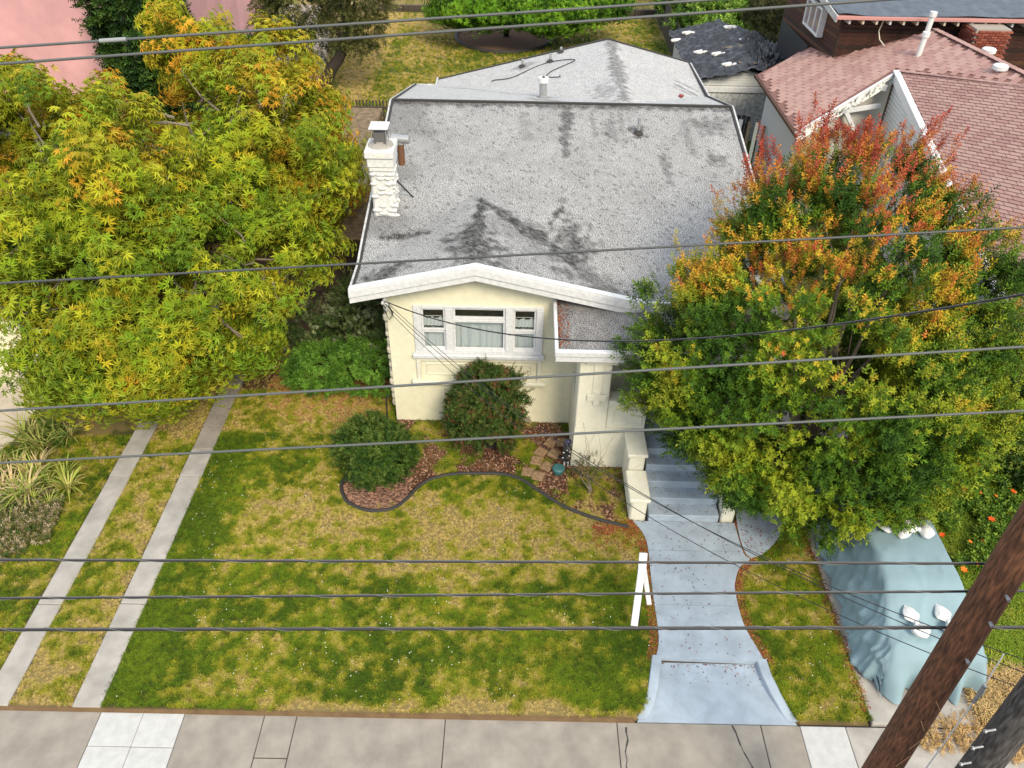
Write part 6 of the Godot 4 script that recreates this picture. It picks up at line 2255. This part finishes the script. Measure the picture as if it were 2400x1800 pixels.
	fill_crown(t6, "foliage", crown_points([[9.7, 1.2, -33.5, 1.4, 1.3, 2.0], [10.2, 1.4, -37.5, 1.9, 1.5, 2.6], [12.0, 1.7, -40.5, 2.4, 1.7, 2.2], [10.0, 1.2, -43, 1.8, 1.5, 2.2], [8.9, 0.9, -31.5, 0.7, 0.8, 1.2]], 10, 8, 0.35, 0.2), ov, 0.7, 1.1, 0.6, [Color(0.05, 0.11, 0.012), Color(0.09, 0.19, 0.018), Color(0.16, 0.29, 0.03), Color(0.24, 0.36, 0.05)], 0.25)
	var t7 := thing("dark_hedge", "dark olive hedge beside the brown upper storey", "hedge", Vector3(12.4, 0, -33.5))
	fill_crown(t7, "foliage", crown_points([[12.6, 1.9, -34.0, 1.7, 2.1, 2.2], [11.7, 1.2, -30.8, 1.0, 1.3, 1.5], [14.0, 2.6, -36.5, 1.9, 2.2, 2.0]], 9, 8, 0.35, 0.3), sh, 0.9, 1.4, 0.4, [Color(0.018, 0.024, 0.006), Color(0.035, 0.042, 0.010), Color(0.06, 0.065, 0.015), Color(0.09, 0.085, 0.025)], 0.3)
	# green bush on the patio, dark shrubs at the left edge
	var t8 := thing("patio_bush", "small bright green bush among the patio pots", "bush", Vector3(-13, 0, -33.6))
	fill_crown(t8, "foliage", crown_points([[-13.2, 0.6, -33.8, 0.9, 0.7, 0.8]], 16, 8, 0.25, 0.3), ov, 0.5, 0.9, 0.5, [Color(0.03, 0.10, 0.01), Color(0.05, 0.15, 0.014), Color(0.09, 0.2, 0.02)])
	var t9 := thing("shadowed_shrub", "deep green shrub behind the big tree at the left edge", "shrub", Vector3(-16.4, 0, -17.5))
	fill_crown(t9, "foliage", crown_points([[-16.4, 1.8, -17.6, 1.9, 2.0, 1.4], [-14.6, 1.2, -18.2, 1.3, 1.3, 1.1]], 9, 8, 0.35, 0.3), ov, 0.7, 1.2, 0.4, [Color(0.02, 0.06, 0.008), Color(0.04, 0.10, 0.012), Color(0.08, 0.17, 0.02)])

func build_grass() -> void:
	# turf in short tufts, straw and green as patches; white clover heads here and there
	var tu := MB.new()
	for k in 9:
		var an := k * 2.4
		var o := Vector3(cos(an), 0, sin(an))
		var s := Vector3(-o.z, 0, o.x) * 0.0035
		var b := o * rf(0.0, 0.025)
		var l := rf(0.03, 0.06)
		var sh := rf(0.7, 1.3)
		tu.col = Color(sh, sh, sh)
		var m := b + o * l * 0.3 + Vector3(0, l * 0.7, 0)
		var e := b + o * l * rf(0.7, 1.1) + Vector3(0, l * rf(0.6, 1.0), 0)
		tu.quad(b - s, m - s * 0.8, m + s * 0.8, b + s)
		tu.tri(m - s * 0.8, e, m + s * 0.8)
	var tm := tu.mesh()
	var xf := []
	var cols := PackedColorArray()
	var areas := [[-6.9, 2.9, -8.6, -0.03, 1150.0], [-8.47, -7.36, -12.0, -0.03, 1150.0], [-13.5, -8.92, -6.8, -0.03, 750.0], [4.4, 6.25, -6.0, -0.03, 1150.0], [-6.9, -2.8, -10.5, -8.6, 260.0], [8.1, 11.5, -6.0, -0.1, 500.0]]
	for a in areas:
		var n := int((a[1] - a[0]) * (a[3] - a[2]) * a[4])
		for k in n:
			var x := rf(a[0], a[1])
			var z := rf(a[2], a[3])
			var q := zone(x + rf(-0.045, 0.045), z + rf(-0.045, 0.045))
			if q < 0: continue
			if q == 2:
				# grass creeps into the bed in patches
				var g := nz.get_noise_2d(x * 60 + 700, z * 60)
				var want := 0.10
				if x > 1.3 and z > -6.0: want = 0.72
				elif x < -1.2 and x > -2.4 and z < -5.4: want = 0.4
				if g + 0.5 > want + rf(0, 0.25): continue
			var d := dry(x, z)
			if q == 0: d = 0.7 + rf(-0.2, 0.2)
			# bare straw ground shows where the turf is driest
			if d > 0.8 and rf(0, 1) < 0.45: continue
			var s := rf(0.7, 1.3) * (1.0 - 0.35 * smooth(0.5, 0.9, d))
			if q == 3: s *= 2.4
			var c := turf(clamp(d + rf(-0.26, 0.26), 0.0, 1.0), clamp(rf(-0.2, 0.9) + nz.get_noise_2d(x * 45 + 900, z * 45) * 0.9, 0.0, 1.0)) * rf(0.75, 1.2)
			if q == 3: c = c.lerp(Color(0.22, 0.32, 0.03), 0.45)
			if z > -1.1 and x > 7.9 and q == 3: c = Color(0.55, 0.38, 0.16) * rf(0.7, 1.1)
			xf.push_back(Transform3D(aim(Vector3.UP + rdir() * 0.25, rf(0, TAU), s), Vector3(x, -0.008, z)))
			cols.push_back(c)
	var o := multi("lawn_grass", tm, M.grass, xf, cols)
	o.set_meta("kind", "stuff")
	tag(o, "patchy green and straw coloured grass of the front lawns", "grass")
	xf = []; cols = PackedColorArray()
	for k in 26000:
		var x := rf(-9.2, 8.0)
		var z := -24.5 - pow(rf(0, 1), 1.1) * 20.0
		if Vector2((x + 0.85) / 2.7, (z + 40.1) / 3.05).length() < 1.0: continue
		var d: float = clamp(dry(x, z) + rf(-0.15, 0.15), 0.0, 1.0)
		xf.push_back(Transform3D(aim(Vector3.UP + rdir() * 0.25, rf(0, TAU), rf(1.2, 2.2)), Vector3(x, -0.008, z)))
		cols.push_back(turf(d, rf(0, 1)))
	var o2 := multi("yard_grass", tm, M.grass, xf, cols)
	o2.set_meta("kind", "stuff")
	tag(o2, "dry golden and green grass of the back yard", "grass")
	var fl := MB.new()
	blob(fl, Vector3(0, 0.04, 0), Vector3(0.012, 0.01, 0.012), 0.0, 4, 6)
	xf = []; cols = PackedColorArray()
	for k in 1500:
		var x := rf(-6.8, 6.2)
		var z := rf(-7, -0.1)
		if zone(x, z) != 1 or nz.get_noise_2d(x * 40 + 60, z * 40) < 0.05: continue
		xf.push_back(Transform3D(Basis.from_scale(Vector3.ONE * rf(0.5, 1.05)), Vector3(x, 0, z)))
		cols.push_back(Color(0.75, 0.75, 0.66))
	var o3 := multi("clover_flowers", fl.mesh(), M.grass, xf, cols)
	o3.set_meta("kind", "stuff")
	tag(o3, "tiny white clover heads dotted over the front lawn", "flowers")
	# dry cut grass heaped by the street at the right driveway
	xf = []; cols = PackedColorArray()
	for k in 1500:
		var x := rf(6.9, 10.2)
		var z := rf(-0.5, 0.75)
		if Vector2((x - 8.4) / 1.5, (z - 0.15) / 0.42).length() + 0.4 * nz.get_noise_2d(x * 80, z * 80) > 1: continue
		xf.push_back(Transform3D(aim(rdir() + Vector3.UP * 0.3, rf(0, TAU), rf(1.0, 1.9)), Vector3(x, -0.05 + rf(0, 0.06), z)))
		cols.push_back(Color(0.6, 0.40, 0.17) * rf(0.7, 1.1))
	var o4 := multi("dry_clippings", tm, M.grass, xf, cols)
	o4.set_meta("kind", "stuff")
	tag(o4, "heap of straw coloured dry clippings at the driveway's street end", "clippings")
